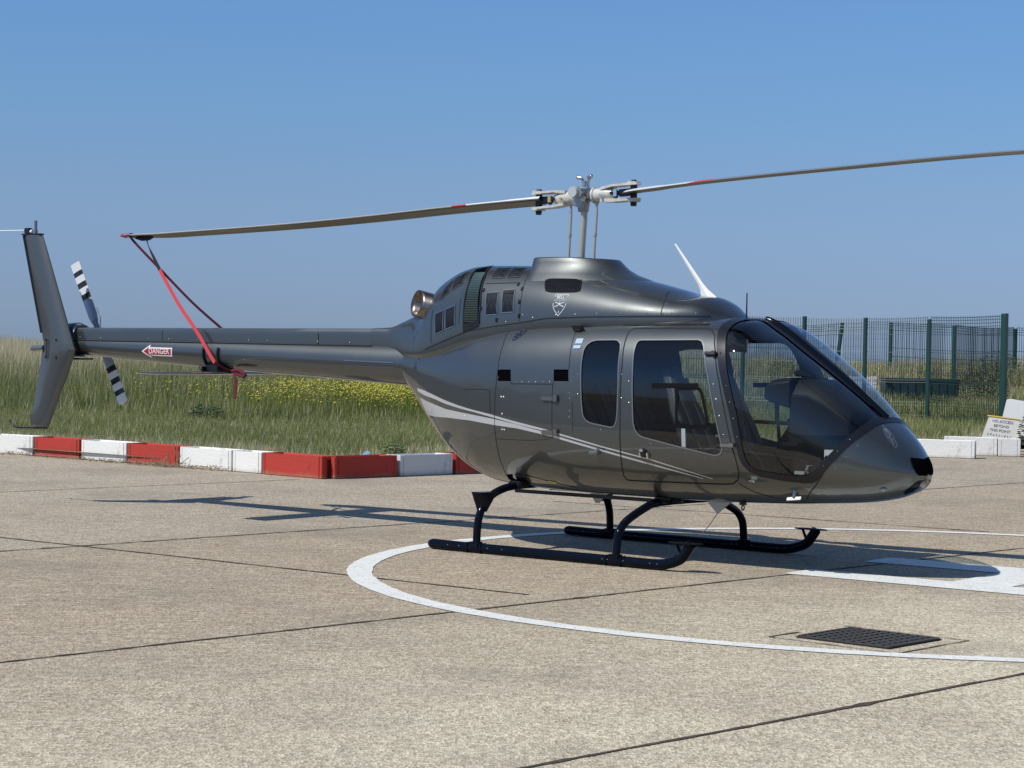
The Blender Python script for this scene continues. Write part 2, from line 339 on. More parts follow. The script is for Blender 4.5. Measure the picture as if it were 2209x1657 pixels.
# ---- grass blades
def blade_mat(name):
    m = bpy.data.materials.new(name); m.use_nodes = True; t = m.node_tree; p = t.nodes["Principled BSDF"]
    a = t.nodes.new("ShaderNodeAttribute"); a.attribute_name = "tone"; t.links.new(a.outputs["Color"], p.inputs["Base Color"])
    p.inputs["Roughness"].default_value = 0.6; p.inputs["Specular IOR Level"].default_value = 0.2
    tl = t.nodes.new("ShaderNodeBsdfTranslucent"); t.links.new(a.outputs["Color"], tl.inputs[0])
    mx = t.nodes.new("ShaderNodeMixShader"); mx.inputs[0].default_value = 0.3; o = t.nodes["Material Output"]
    t.links.new(p.outputs[0], mx.inputs[1]); t.links.new(tl.outputs[0], mx.inputs[2]); t.links.new(mx.outputs[0], o.inputs[0]); return m
BLADE = blade_mat("grass_blade")
RNG = np.random.default_rng(7)
def vnoise(x, y, s, seed):
    r = np.random.default_rng(seed); g = r.random((64, 64)); X = x / s % 64; Y = y / s % 64
    i, j = X.astype(int), Y.astype(int); fx, fy = X - i, Y - j; fx = fx * fx * (3 - 2 * fx); fy = fy * fy * (3 - 2 * fy); i1, j1 = (i + 1) % 64, (j + 1) % 64
    return (g[i, j] * (1 - fx) + g[i1, j] * fx) * (1 - fy) + (g[i, j1] * (1 - fx) + g[i1, j1] * fx) * fy
def kerb_np(x): return np.where(x < CORN[0], CORN[1] + (x - CORN[0]) * (LD.y / LD.x), CORN[1] + (x - CORN[0]) * (RD.y / RD.x))
def tz_np(x, y):
    z = 0.14 + 0.03 * np.sin(x * .7 + y * .5); s = np.clip((y - 44) / 22, 0, 1); s = s * s * (3 - 2 * s)
    z = z + s * (0.70 + 0.10 * np.sin(x * .33 + 1) + 0.05 * np.sin(x * 1.1)); return np.where(y > 68, z - ((np.maximum(y, 68) - 68) / 30) ** 2 * 2.5, z)
def blades(name, x, y, h, wd, col, lean=0.35, label=None, cat=None):
    n = len(x); z = tz_np(x, y); a = RNG.random(n) * np.pi; dx, dy = np.cos(a) * wd / 2, np.sin(a) * wd / 2
    la = RNG.random(n) * 2 * np.pi; ll = RNG.random(n) * lean * h; ll = ll + 0.0
    V = np.zeros((n, 3, 3), np.float32)
    V[:, 0] = np.stack([x - dx, y - dy, z - .02], 1); V[:, 1] = np.stack([x + dx, y + dy, z - .02], 1)
    V[:, 2] = np.stack([x + np.cos(la) * ll + .05 * h, y + np.sin(la) * ll, z + h], 1)
    me = bpy.data.meshes.new(name); me.vertices.add(n * 3); me.vertices.foreach_set('co', V.ravel())
    me.loops.add(n * 3); me.loops.foreach_set('vertex_index', np.arange(n * 3, dtype=np.int32)); me.polygons.add(n)
    me.polygons.foreach_set('loop_start', np.arange(0, n * 3, 3, dtype=np.int32)); me.polygons.foreach_set('loop_total', np.full(n, 3, np.int32))
    at = me.attributes.new("tone", 'FLOAT_COLOR', 'POINT'); c = np.repeat(np.concatenate([col, np.ones((n, 1))], 1), 3, 0).astype(np.float32); at.data.foreach_set('color', c.ravel())
    me.update(); me.validate(); o = link(name, me, BLADE); return tag(o, label, cat, kind='stuff')
def area(n, y0, y1):
    y = y0 + (y1 - y0) * RNG.random(n); x = (RNG.random(n) * 2 - 1) * (0.27 * y + 2.6); k = y > kerb_np(x) + .30; return x[k], y[k]
def mixc(a, b, t): return np.array(a)[None] * (1 - t[:, None]) + np.array(b)[None] * t[:, None]
G1, G2, G3 = (0.170, 0.205, 0.055), (0.30, 0.325, 0.12), (0.085, 0.115, 0.035)
DRY, TAN = (0.70, 0.65, 0.44), (0.55, 0.48, 0.31)
# short sward near the kerb
x, y = area(290000, 26.5, 44); d = y - kerb_np(x); nz = vnoise(x, y, 1.3, 1); nz2 = vnoise(x, y, .35, 2)
keep = RNG.random(len(x)) < np.where(d < 2.4, .55 + .45 * nz, 1.0); x, y, d, nz, nz2 = x[keep], y[keep], d[keep], nz[keep], nz2[keep]
h = (.06 + .10 * nz + .04 * nz2) * RNG.uniform(.6, 1.35, len(x)); dry = np.clip((2.6 - d) / 2.0, 0, 1) * np.clip((d - .5) / .7, 0, 1)
c = mixc(G1, G2, RNG.random(len(x)) * .6 + nz * .4); pd = RNG.random(len(x)) < (.16 + .80 * dry * (.45 + nz)); c[pd] = mixc(DRY, TAN, RNG.random(pd.sum()))
blades("short_grass", x, y, h, .008 + .010 * RNG.random(len(x)), c, .6, "short green and straw-coloured grass just behind the painted kerb blocks", "grass")
# tall meadow
x, y = area(520000, 41, 71); nz = vnoise(x, y, 2.6, 3); nz2 = vnoise(x, y, .7, 4); up_ = np.clip((y - 41) / 6, 0, 1)
h = (.16 + up_ * (.22 + .25 * nz + .12 * nz2)) * RNG.uniform(.5, 1.4, len(x)) ** 1.3 * np.where((x > 3.5) & (y < 59), .42, 1.0)
left = np.clip((-x - 6) / 6, 0, 1)
c = mixc(G1, G2, RNG.random(len(x))); dk = nz2 < .35; c[dk] = mixc(G3, G1, RNG.random(dk.sum()))
far = np.clip((y - 50) / 12, 0, 1); pd = RNG.random(len(x)) < np.clip(.14 + .80 * far * (.35 + .9 * left + .4 * nz), 0, .92); c[pd] = mixc(DRY, TAN, RNG.random(pd.sum()))
blades("meadow_grass", x, y, h, (.011 + .013 * RNG.random(len(x))), c, .45, "tall meadow grass with pale seed heads running up to the field crest", "grass")
# yellow flowers
def flowers(n, cxs):
    xs, ys = [], []
    for cx_, cy_, sx_, sy_, m_ in cxs:
        xs.append(RNG.normal(cx_, sx_, m_)); ys.append(RNG.normal(cy_, sy_, m_))
    return np.concatenate(xs), np.concatenate(ys)
x, y = flowers(0, [(-2.7, 45.5, .6, 1.3, 2900), (-4.6, 46, .5, 1.2, 1000), (-6.2, 46.5, .9, 1.3, 420), (-1.5, 44.5, .5, 1.2, 1300), (10.2, 63, 1.1, 1.5, 350), (12.9, 62, .5, 1.5, 150)])
n = len(x); z = tz_np(x, y); hh = RNG.uniform(.32, .72, n); b = B(); vs = []; fs = []
for i in range(n):
    s = .008 + .013 * RNG.random() ** 2 * 1.6; o_ = len(vs); zz = z[i] + hh[i]
    vs += [(x[i] - s, y[i], zz), (x[i] + s, y[i], zz), (x[i], y[i] - s, zz + .3 * s), (x[i], y[i] + s, zz - .3 * s), (x[i], y[i], zz + s), (x[i], y[i], zz - s)]
    fs += [(o_, o_ + 2, o_ + 4), (o_ + 2, o_ + 1, o_ + 4), (o_ + 1, o_ + 3, o_ + 4), (o_ + 3, o_, o_ + 4), (o_ + 2, o_, o_ + 5), (o_ + 1, o_ + 2, o_ + 5), (o_ + 3, o_ + 1, o_ + 5), (o_, o_ + 3, o_ + 5)]
b.v, b.f, b.m = vs, fs, [0] * len(fs)
tag(obj("yellow_flowers", b, mat("yellow_petal", (0.66, 0.60, 0.09), .6), smooth=None), "bright yellow wild flowers in drifts among the meadow grass", "flowers", kind='stuff')
x2 = np.repeat(x, 2) + RNG.normal(0, .05, 2 * n); y2 = np.repeat(y, 2) + RNG.normal(0, .05, 2 * n)
blades("flower_stems", x2, y2, RNG.uniform(.25, .62, 2 * n), np.full(2 * n, .022), mixc((.12, .17, .03), (.22, .26, .05), RNG.random(2 * n)), .3, "leafy green stems under the yellow wild flowers", "plants")
# leafy clumps
def shrub(x, y, r, hgt, n, seed, col, label, name="leafy_weed", base=None):
    rnd = random.Random(seed); b = B(); z0 = tz(x, y) if base is None else base
    for i in range(n):
        a = rnd.uniform(0, 2 * math.pi); rr = r * math.sqrt(rnd.random()); zz = rnd.random() ** .8 * hgt * (1 - .5 * (rr / r) ** 2); s = rnd.uniform(.5, 1) * .055
        q = Matrix.Rotation(rnd.uniform(0, 6.28), 3, 'Z') @ Matrix.Rotation(rnd.uniform(-1.2, 1.2), 3, 'X'); c_ = Vector((x + rr * math.cos(a), y + rr * math.sin(a), z0 + zz))
        b.add([q @ Vector(v) + c_ for v in ((-s, 0, 0), (0, -s * .35, .01), (s, 0, 0), (0, s * .35, .01))], [(0, 1, 2, 3)])
    for i in range(max(4, n // 40)):
        a = rnd.uniform(0, 6.28); rr = r * .6 * rnd.random(); b.cyl((x + rr * .3 * math.cos(a), y + rr * .3 * math.sin(a), z0 - .02), (x + rr * math.cos(a), y + rr * math.sin(a), z0 + hgt * .8), .006, .003, 5)
    return tag(obj(name, b, mat("leaf", col, .5, var=.5, vscale=5), smooth=None), label, "plant")
shrub(-5.9, 41.5, .34, .38, 420, 1, (.09, .15, .07), "dark green weed clump in the meadow below the hanging strap end")
shrub(11.9, 54, .7, .95, 900, 2, (.04, .07, .03), "tall dark shrub behind the mesh fence, under the far green posts", "shrub")
shrub(-1.55, 28.2, .20, .30, 200, 3, (.20, .27, .10), "pale green weed growing behind the corner red kerb blocks")
shrub(13.6, 60, .9, 1.15, 1000, 12, (.07, .11, .05), "taller green bush behind the mesh fence near the thick end post", "shrub")
shrub(8.2, 61, .9, .9, 900, 13, (.07, .11, .05), "rounded green bush behind the mesh fence beside the leaning post", "shrub")
shrub(10.2, 53.2, .9, .35, 900, 4, (.035, .065, .025), "low dark weeds growing along the foot of the green container", "leafy_weed")

# ------------------------------------------------------------------ kerb blocks
def block_mat(name, col, dirt, d2=.5):
    m = mat(name, col, .75, bump=.5, bscale=25); t = m.node_tree; p = t.nodes["Principled BSDF"]; N = t.nodes.new; L = t.links.new
    tc = N("ShaderNodeTexCoord"); n = N("ShaderNodeTexNoise"); n.inputs["Scale"].default_value = 5; n.inputs["Detail"].default_value = 8; n.inputs["Roughness"].default_value = .75
    mp = N("ShaderNodeMapping"); mp.inputs["Scale"].default_value = (1, 1, .45); L(tc.outputs["Object"], mp.inputs[0]); L(mp.outputs[0], n.inputs["Vector"])
    r = N("ShaderNodeValToRGB"); e = r.color_ramp.elements; e[0].position = .56; e[0].color = (*col, 1); e[1].position = .80; e[1].color = (*dirt, 1); L(n.outputs["Fac"], r.inputs[0])
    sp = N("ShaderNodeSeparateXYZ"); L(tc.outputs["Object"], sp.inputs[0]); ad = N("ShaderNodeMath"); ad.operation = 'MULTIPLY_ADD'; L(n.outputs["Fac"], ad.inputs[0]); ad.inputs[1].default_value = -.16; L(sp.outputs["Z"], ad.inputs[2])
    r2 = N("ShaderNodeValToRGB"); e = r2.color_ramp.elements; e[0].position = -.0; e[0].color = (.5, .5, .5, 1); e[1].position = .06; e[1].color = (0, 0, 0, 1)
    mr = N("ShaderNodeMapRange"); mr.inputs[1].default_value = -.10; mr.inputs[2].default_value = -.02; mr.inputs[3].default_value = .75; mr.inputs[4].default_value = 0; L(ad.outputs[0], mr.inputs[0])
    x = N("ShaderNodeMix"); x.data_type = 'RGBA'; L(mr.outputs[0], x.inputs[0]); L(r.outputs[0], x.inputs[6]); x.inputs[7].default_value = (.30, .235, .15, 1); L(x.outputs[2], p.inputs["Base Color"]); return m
KW = block_mat("kerb_white_paint", (.78, .78, .74), (.42, .42, .38)); KR = block_mat("kerb_red_paint", (.42, .036, .022), (.20, .035, .025)); KW_SHADE = block_mat("kerb_white_shaded", (.62, .64, .64), (.30, .30, .30))  # the greyer white carries the shaded side's tone in its colour
def kerb_block(p0, p1, m, h, depth, label, seed, hollow=True, lip=True):
    rnd = random.Random(seed); p0, p1 = Vector((*p0, 0)), Vector((*p1, 0)); d = p1 - p0; Ln = d.length; rz = math.atan2(d.y, d.x)
    o = empty("kerb_block", (p0 + p1) / 2 if False else ((p0.x + p1.x) / 2, (p0.y + p1.y) / 2, 0), rz + rnd.uniform(-.012, .012))
    tag(o, label, "kerb block", "painted concrete kerb blocks edging the tarmac")
    b = B(); hl = Ln / 2
    # main body with bevelled edges, slightly rough outline, and a recessed trough on top
    bm = bmesh.new(); bmesh.ops.create_cube(bm, size=1)
    for v in bm.verts: v.co = Vector((v.co.x * (Ln - .10), (v.co.y + .5) * depth, (v.co.z + .5) * h))
    top = [f for f in bm.faces if f.normal.z > .9]; r_ = bmesh.ops.inset_individual(bm, faces=top, thickness=.045, depth=0); bmesh.ops.translate(bm, verts=list({v for f in top for v in f.verts}), vec=(0, 0, -.07))
    bmesh.ops.bevel(bm, geom=[e for e in bm.edges if e.calc_length() > .1], offset=.010, segments=2, affect='EDGES')
    b.add([v.co.copy() for v in bm.verts], [[v.index for v in f.verts] for f in bm.faces]); bm.free()
    obj("body", b, m, o, 35)
    # end webs: two narrow flanges at each end with a gap between
    for s in (-1, 1):
        b = B()
        b.box((s * (hl - .027), .045, h / 2 - .001), (.052, .09 - .004, h - .012), bev=.006)
        b.box((s * (hl - .027), depth - .045, h / 2 - .001), (.052, .09 - .004, h - .012), bev=.006)
        b.box((s * (hl - .027), depth / 2, h - .03), (.050, depth - .19, .045), bev=.005)
        obj("end_flange", b, m, o, 35)
    return o
LB = [(-45, 73, KW, "weathered white block at the open end of the kerb row, past the tail fin"), (77, 174, KR, "red block standing right below the lower tip of the tail fin"), (177, 272, KW, "weathered white block between the fin-side red block and the twig-strewn red block"),
      (276, 382, KR, "red block with a tuft of dead twigs at its foot"), (385, 494, KW, "clean bright white block touching the twig-strewn red block"), (496, 561, KW, "short clean white block touching the large corner red block")]
def gp(u, v):
    """measured foot points of the kerb blocks (metres)"""
    return None
KX = {-45: (-7.72, 31.36), 73: (-6.90, 30.85), 77: (-6.86, 30.80), 174: (-6.085, 30.17), 177: (-6.05, 30.14), 272: (-5.31, 29.50), 276: (-5.28, 29.47), 382: (-4.47, 28.76), 385: (-4.45, 28.73), 494: (-3.66, 28.03), 496: (-3.64, 28.01), 561: (-3.22, 27.62)}
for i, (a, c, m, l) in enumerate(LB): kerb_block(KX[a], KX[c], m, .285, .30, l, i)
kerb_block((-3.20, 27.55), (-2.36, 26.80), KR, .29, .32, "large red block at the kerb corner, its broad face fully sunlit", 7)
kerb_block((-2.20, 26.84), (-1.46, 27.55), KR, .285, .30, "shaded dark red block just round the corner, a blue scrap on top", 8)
kerb_block((-1.42, 27.58), (-.76, 28.24), KW_SHADE, .285, .30, "weathered white block, shade painted in as grey, the only grey one, near the cabin belly", 9)
kerb_block((-.72, 28.28), (.02, 29.02), KR, .285, .30, "dark red block partly hidden by the rear curve of the belly", 10)
cur = Vector((.05, 29.05)); dd = Vector((.72, .694)).normalized()
for k in range(5):
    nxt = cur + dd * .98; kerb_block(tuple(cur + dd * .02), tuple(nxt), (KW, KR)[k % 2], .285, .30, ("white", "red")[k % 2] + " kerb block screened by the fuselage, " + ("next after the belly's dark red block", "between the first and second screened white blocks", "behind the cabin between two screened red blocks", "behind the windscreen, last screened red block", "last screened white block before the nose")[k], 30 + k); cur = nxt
kerb_block((6.50, 35.45), (7.62, 35.12), KW, .30, .30, "long bright white block beside the helicopter nose, open end to the right", 11)
kerb_block((7.36, 36.35), (8.22, 36.15), KW, .32, .30, "white block under the notice board, set back from the long white one", 12)
kerb_block((8.23, 36.12), (8.60, 36.08), KW, .31, .30, "short white block below the drum-side corner of the notice board", 13)
kerb_block((5.25, 35.0), (6.30, 35.5), KR, .30, .30, "red block peeping out beside the tip of the nose", 14)
# blue scrap on the red block
b = B(); b.add([(-.08, 0, 0), (.02, -.03, .01), (.10, .0, .05), (.03, .05, .09), (-.05, .03, .04), (0.0, .02, .05)], [(0, 1, 5), (1, 2, 5), (2, 3, 5), (3, 4, 5), (4, 0, 5)])
o = obj("plastic_scrap", b, mat("blue_plastic", (.12, .28, .50), .4)); o.scale = (.6, .6, .6); o.location = (-1.85, 27.32, .288); tag(o, "crumpled blue plastic scrap lying on top of the dark red kerb block", "litter")
# twigs at the foot of the left kerb blocks
TW = mat("dead_twig", (.26, .20, .13), .8)
b = B(); rnd = random.Random(3)
for i in range(260):
    t_ = rnd.random() ** .8; x = -7.6 + t_ * 3.9; y = CORN[1] + (x - CORN[0]) * (LD.y / LD.x) - .05 + rnd.uniform(-.10, .02); a = rnd.uniform(0, 3.14); l = rnd.uniform(.03, .10)
    p = Vector((x, y, rnd.uniform(.004, .03))); q = p + Vector((math.cos(a) * l, math.sin(a) * l * .6, rnd.uniform(-.01, .05))); b.tube([p, (p + q) / 2 + Vector((0, 0, rnd.uniform(0, .02))), q], .004, 4)
for i in range(26):
    x = -4.75 + rnd.uniform(-.35, .35); y = kerb_y(x) - .10 + rnd.uniform(-.06, .04); a = rnd.uniform(0, 3.14); l = rnd.uniform(.08, .26); p = Vector((x, y, .01)); b.tube([p, p + Vector((math.cos(a) * l, 0, abs(math.sin(a)) * l))], .005, 4)
tag(obj("dead_twigs", b, TW, smooth=None), "dry stalks and twigs blown against the foot of the left kerb blocks", "twigs", kind='stuff')

# ------------------------------------------------------------------ fences
FG = mat("green_fence_coating", (.008, .048, .036), .4, coat=.3); FW = mat("green_fence_wire", (.008, .032, .028), .45)
def post(parent, x, y, z0, z1, wd, lean=(0, 0)):
    b = B(); b.tube([(x, y, z0), (x + lean[0], y + lean[1], z1)], wd * .6, 4); b.tube([(x + lean[0], y + lean[1], z1 - .002), (x + lean[0], y + lean[1], z1 + .018)], [wd * .66, wd * .5], 4)
    obj("post", b, FG, parent, 20)
def wire_panel(parent, x0, y0, x1, y1, zb, zt0, zt1, sp=.055, r=.0064, sag=0.0, lean=0.0, seed=0):
    b = B(); L_ = math.hypot(x1 - x0, y1 - y0); n = int(L_ / sp); rnd = random.Random(seed)
    def pt(t, z, k=0): return (x0 + (x1 - x0) * t + lean * (z - zb) * .3, y0 + (y1 - y0) * t + k, z)
    for i in range(n + 1):
        t = i / n; zt = zt0 + (zt1 - zt0) * t - sag * math.sin(math.pi * t) + .03; b.tube([pt(t, zb), pt(t, zt)], r, 3, cap=False)
    rows = [0, .10, .52, .94, 1.04, 1.46, 1.88, 1.98, 2.3]
    H0 = (zt0 + zt1) / 2 - zb
    hs = [h_ for h_ in (0.03, .23, .45, .52, .95, 1.0, 1.38, 1.62, 2.02) if h_ < H0 - .3] + [H0 - .20, H0 - .13, H0 - .06, H0]
    for h_ in hs:
        pts = [pt(t / 8, zb + h_ * ((zt0 + (zt1 - zt0) * t / 8 - sag * math.sin(math.pi * t / 8) - zb) / H0), .02 if k_ % 2 else 0) for t in range(9) for k_ in (0,)]
        b.tube(pts, r * 1.15, 3, cap=False)
    obj("wire_panel", b, FW, parent, None)
f1 = empty("mesh_fence", (0, 0, 0)); tag(f1, "nearer green welded mesh fence with a thick end post behind the helicopter nose", "fence")
px = [3.6, 5.27, 6.6, 7.90, 9.135, 10.33]; py = [49, 49, 48.5, 48, 47, 45]; zt_ = [2.50, 2.50, 2.49, 2.475, 2.455, 2.57]
for i in range(6): post(f1, px[i], py[i], .02, zt_[i], (.085 if i < 5 else .13))
for i in range(5): wire_panel(f1, px[i] + .04, py[i], px[i + 1] - .04, py[i + 1], .12, [2.52, 2.48, 2.44, 2.46, 2.50][i], [2.50, 2.45, 2.45, 2.50, 2.53][i], seed=i, sag=.015)
f2 = empty("mesh_fence", (0, 0, 0)); tag(f2, "farther green mesh fence with a leaning post, seen through the nearer one", "fence")
qx = [6.2, 10.57, 10.94, 11.75, 14.54, 16.9]; qy = [70, 70, 62, 57, 62, 64]
post(f2, 10.57, 70, .9, 2.66, .11, (.19, 0)); post(f2, 10.94, 62, .03, 2.573, .10); post(f2, 11.75, 57, .0, 2.463, .10); post(f2, 14.54, 62, .1, 2.467, .10); post(f2, 17.2, 62.5, .1, 2.467, .10)
wire_panel(f2, 6.6, 70, 10.6, 70, .85, 2.50, 2.62, .07, .0075, .08, .10); wire_panel(f2, 10.75, 69.5, 10.98, 62.2, .5, 2.62, 2.60, .15, .003); wire_panel(f2, 10.98, 62, 11.72, 57, .2, 2.57, 2.47, .14, .0075)
wire_panel(f2, 11.80, 57, 14.5, 62, .2, 2.47, 2.50, .08, .0075, .05); wire_panel(f2, 14.6, 62, 17.2, 62.5, .2, 2.50, 2.50, .07, .0075, .04)
# green container behind the fence
g = empty("utility_container", (10.46, 55, .30)); tag(g, "dark green long container with rusty frame standing in weeds behind the fence", "container")
b = B(); b.box((0, 0, .46), (1.86, .9, .52), bev=.03); 
for k in range(9): b.box((-.8 + k * .2, -.462, .46), (.03, .02, .44))
obj("body", b, mat("faded_green", (.018, .05, .055), .5, var=.4, vscale=4), g, 30)
b = B(); b.box((0, 0, .745), (1.92, .96, .05), bev=.012); obj("lid", b, mat("lid_green", (.02, .06, .055), .5), g, 30)
b = B(); b.box((0, -.40, .15), (1.90, .06, .07)); b.box((0, .40, .15), (1.90, .06, .07)); obj("frame", b, mat("dark_rail", (.012, .012, .014), .6), g, 30)
for sx in (-.8, .8):
    for sy in (-.4, .4):
        b = B(); b.box((sx, sy, -.02), (.07, .07, .26)); obj("leg", b, BLACK, g, None)
for sx in (-.90, .90):
    b = B(); b.cyl((sx, -.52, .70), (sx, -.44, .70), .06, n=12); obj("caster", b, BLACK, g)
# white crates left of the container
g = empty("slatted_crate", (9.30, 57, .35)); tag(g, "white slatted crate seen behind the windscreen beside the green container", "crate")
b = B()
for k in range(6): b.box((0, -.25, .12 + k * .11), (.72, .02, .085)); b.box((0, .25, .12 + k * .11), (.72, .02, .085))
obj("slat_side", b, WHITE, g, None)
for sx in (-.33, 0, .33):
    b = B(); b.box((sx, -.225, .38), (.05, .03, .70)); b.box((sx, .225, .38), (.05, .03, .70)); obj("upright", b, WHITE, g, None)
b = B(); b.box((0, 0, .03), (.74, .5, .04)); obj("base", b, mat("brown_wood", (.14, .07, .04), .7), g, None)
g = empty("white_crate_row", (8.2, 57.5, .62)); g.name = "crate_row"; tag(g, "long low white slatted frame seen through the cockpit, above the dashboard", "crate frame")
b = B()
for k in range(16): b.box((-.75 + k * .1, 0, .2), (.055, .03, .34))
obj("slats", b, WHITE, g, None); b = B(); b.box((0, .03, .37), (1.6, .03, .05)); b.box((0, .03, .06), (1.6, .03, .05)); obj("rail", b, WHITE, g, None)

# ------------------------------------------------------------------ notice board, white slab, plant, drum
def text_mesh(name, txt, size, m, parent, mtx, bold=0.0, extr=0.001):
    cu = bpy.data.curves.new(name, 'FONT'); cu.body = txt; cu.size = size; cu.extrude = extr; cu.offset = bold; cu.align_x = 'CENTER'; cu.align_y = 'CENTER'
    to = bpy.data.objects.new(name, cu); COL.objects.link(to); dg = bpy.context.evaluated_depsgraph_get(); me = bpy.data.meshes.new_from_object(to.evaluated_get(dg)); me.name = name
    bpy.data.objects.remove(to); me.transform(mtx); me.materials.clear(); o = link(name, me, m, parent); return o
BOARD = mat("board_cream", (.72, .70, .62), .6, var=.15, vscale=6, bump=.2)
g = empty("notice_board", (8.42, 36.9, .28)); g.rotation_euler = (R(-14), R(6), R(-8)); tag(g, "cream hand-lettered notice board with a yellow top rail, leaning on the kerb", "sign")
b = B(); b.prism([(-.30, -.02), (.26, -.02), (.31, .36), (-.21, .36)], -.012, .012); obj("board", b, BOARD, g, None)
b = B(); b.tube([(-.235, -.01, .365), (.325, -.01, .365)], .017, 10); obj("top_rail", b, mat("rail_yellow", (.62, .46, .10), .5), g)
INK = mat("sign_ink", (.10, .10, .11), .7); INKB = mat("sign_ink_blue", (.06, .06, .28), .7)
FR = Matrix.Rotation(R(90), 4, 'X')
for k, (tx, mm, xx) in enumerate([("NO ACCESS", INKB, .03), ("BEYOND", INK, .015), ("THIS POINT", INK, .0)]):
    text_mesh("lettering", tx, .066, mm, g, Matrix.Translation((xx, -.015, .29 - .082 * k)) @ FR @ Matrix.Shear('XZ', 4, (.18, 0)) if False else Matrix.Translation((xx, -.015, .29 - .082 * k)) @ FR, .0003)
b = B(); rnd = random.Random(5)
for k in range(9): b.box((-.20 + .048 * k, -.0155, .045 + rnd.uniform(-.008, .008)), (.010, .003, rnd.uniform(.02, .045)), Matrix.Rotation(rnd.uniform(-.6, .6), 3, 'Y'))
obj("worn_marks", b, INK, g, None)
g = empty("concrete_slab", (8.95, 38.0, .2)); g.rotation_euler = (R(-10), R(9), R(-6)); tag(g, "white painted slab leaning behind the notice board, leaves in front of it", "slab")
b = B(); b.prism([(-.30, 0), (.35, 0), (.40, .72), (-.20, .72), (-.25, .70)], -.05, .05); obj("slab", b, WHITE, g, None).name = "panel"
g = empty("planter_drum", (9.42, 36.9, .0)); tag(g, "grey plastic drum with a domed black lid beside the leafy bush", "drum")
b = B(); b.tube([(0, 0, .25), (0, 0, .50), (0, 0, .56)], [.20, .215, .20], 20); obj("bin", b, mat("grey_plastic", (.10, .10, .10), .5), g); b = B(); b.tube([(0, 0, .54), (0, 0, .60), (0, 0, .68), (0, 0, .74)], [.225, .23, .20, .10], 20); obj("lid", b, mat("dark_plastic", (.015, .018, .03), .35), g)
b = B(); b.tube([(0, 0, .0), (0, 0, .25)], [.19, .20], 20); obj("base", b, BLACK, g)
shrub(9.18, 37.3, .33, .72, 700, 9, (.035, .085, .025), "dark green leafy bush growing between the notice board and the drum", "leafy_bush", .12)
shrub(8.75, 36.55, .14, .16, 160, 10, (.12, .15, .04), "yellowish weeds poking over the foot of the notice board", "leafy_weed", .2)
# ------------------------------------------------------------------ helicopter hull maths (metres; X forward, Y to port, Z up, origin under the mast)
def pchip(xs,ys):
    n=len(xs); h=[xs[i+1]-xs[i] for i in range(n-1)]; d=[(ys[i+1]-ys[i])/h[i] for i in range(n-1)]
    m=[0.]*n; m[0]=d[0]; m[-1]=d[-1]
    for i in range(1,n-1):
        if d[i-1]*d[i]<=0: m[i]=0.
        else:
            a=2*h[i]+h[i-1]; b=h[i]+2*h[i-1]; m[i]=(a+b)/(a/d[i-1]+b/d[i])
    def f(x):
        if x<=xs[0]: return ys[0]
        if x>=xs[-1]: return ys[-1]
        i=bisect.bisect_right(xs,x)-1; t=(x-xs[i])/h[i]; t2=t*t; t3=t2*t
        return (2*t3-3*t2+1)*ys[i]+(t3-2*t2+t)*h[i]*m[i]+(-2*t3+3*t2)*ys[i+1]+(t3-t2)*h[i]*m[i+1]
    return f
class Surf:
    """a lofted hull, X along it: rows are (X, top, bottom, half width, z of the widest line, upper exponent, lower exponent)"""
    def __init__(s,rows):
        xs=[r[0] for r in rows]; s.x0,s.x1=xs[0],xs[-1]; s.f=[pchip(xs,[r[k] for r in rows]) for k in range(1,7)]
    def par(s,X): return [g(X) for g in s.f]
    def hw(s,X,Z):
        t,b,w,zm,nu,nl=s.par(X); n=nu if Z>=zm else nl; h=(t-zm) if Z>=zm else (zm-b)
        q=min(1,abs(Z-zm)/max(h,1e-6)); return w*max(0,1-q**n)**(1/n)
    def zt(s,X,Y):
        t,b,w,zm,nu,nl=s.par(X); return zm+(t-zm)*max(0,1-min(1,abs(Y)/w)**nu)**(1/nu)
    def zb(s,X,Y):
        t,b,w,zm,nu,nl=s.par(X); return zm-(zm-b)*max(0,1-min(1,abs(Y)/w)**nl)**(1/nl)
    def F(s,X,Y,Z):
        t,b,w,zm,nu,nl=s.par(X); w=max(w,1e-4)
        n=nu if Z>=zm else nl; h=max((t-zm) if Z>=zm else (zm-b),1e-4)
        return ((abs(Y)/w)**n+(abs(Z-zm)/h)**n)**(1/n)
    def nrm(s,X,Y,Z):
        e=1e-4; X_=min(max(X,s.x0+e),s.x1-2e-3)
        g=[(s.F(X_+e,Y,Z)-s.F(X_-e,Y,Z))/2/e,(s.F(X_,Y+e,Z)-s.F(X_,Y-e,Z))/2/e,(s.F(X_,Y,Z+e)-s.F(X_,Y,Z-e))/2/e]
        l=math.sqrt(sum(v*v for v in g)) or 1; return (g[0]/l,g[1]/l,g[2]/l)
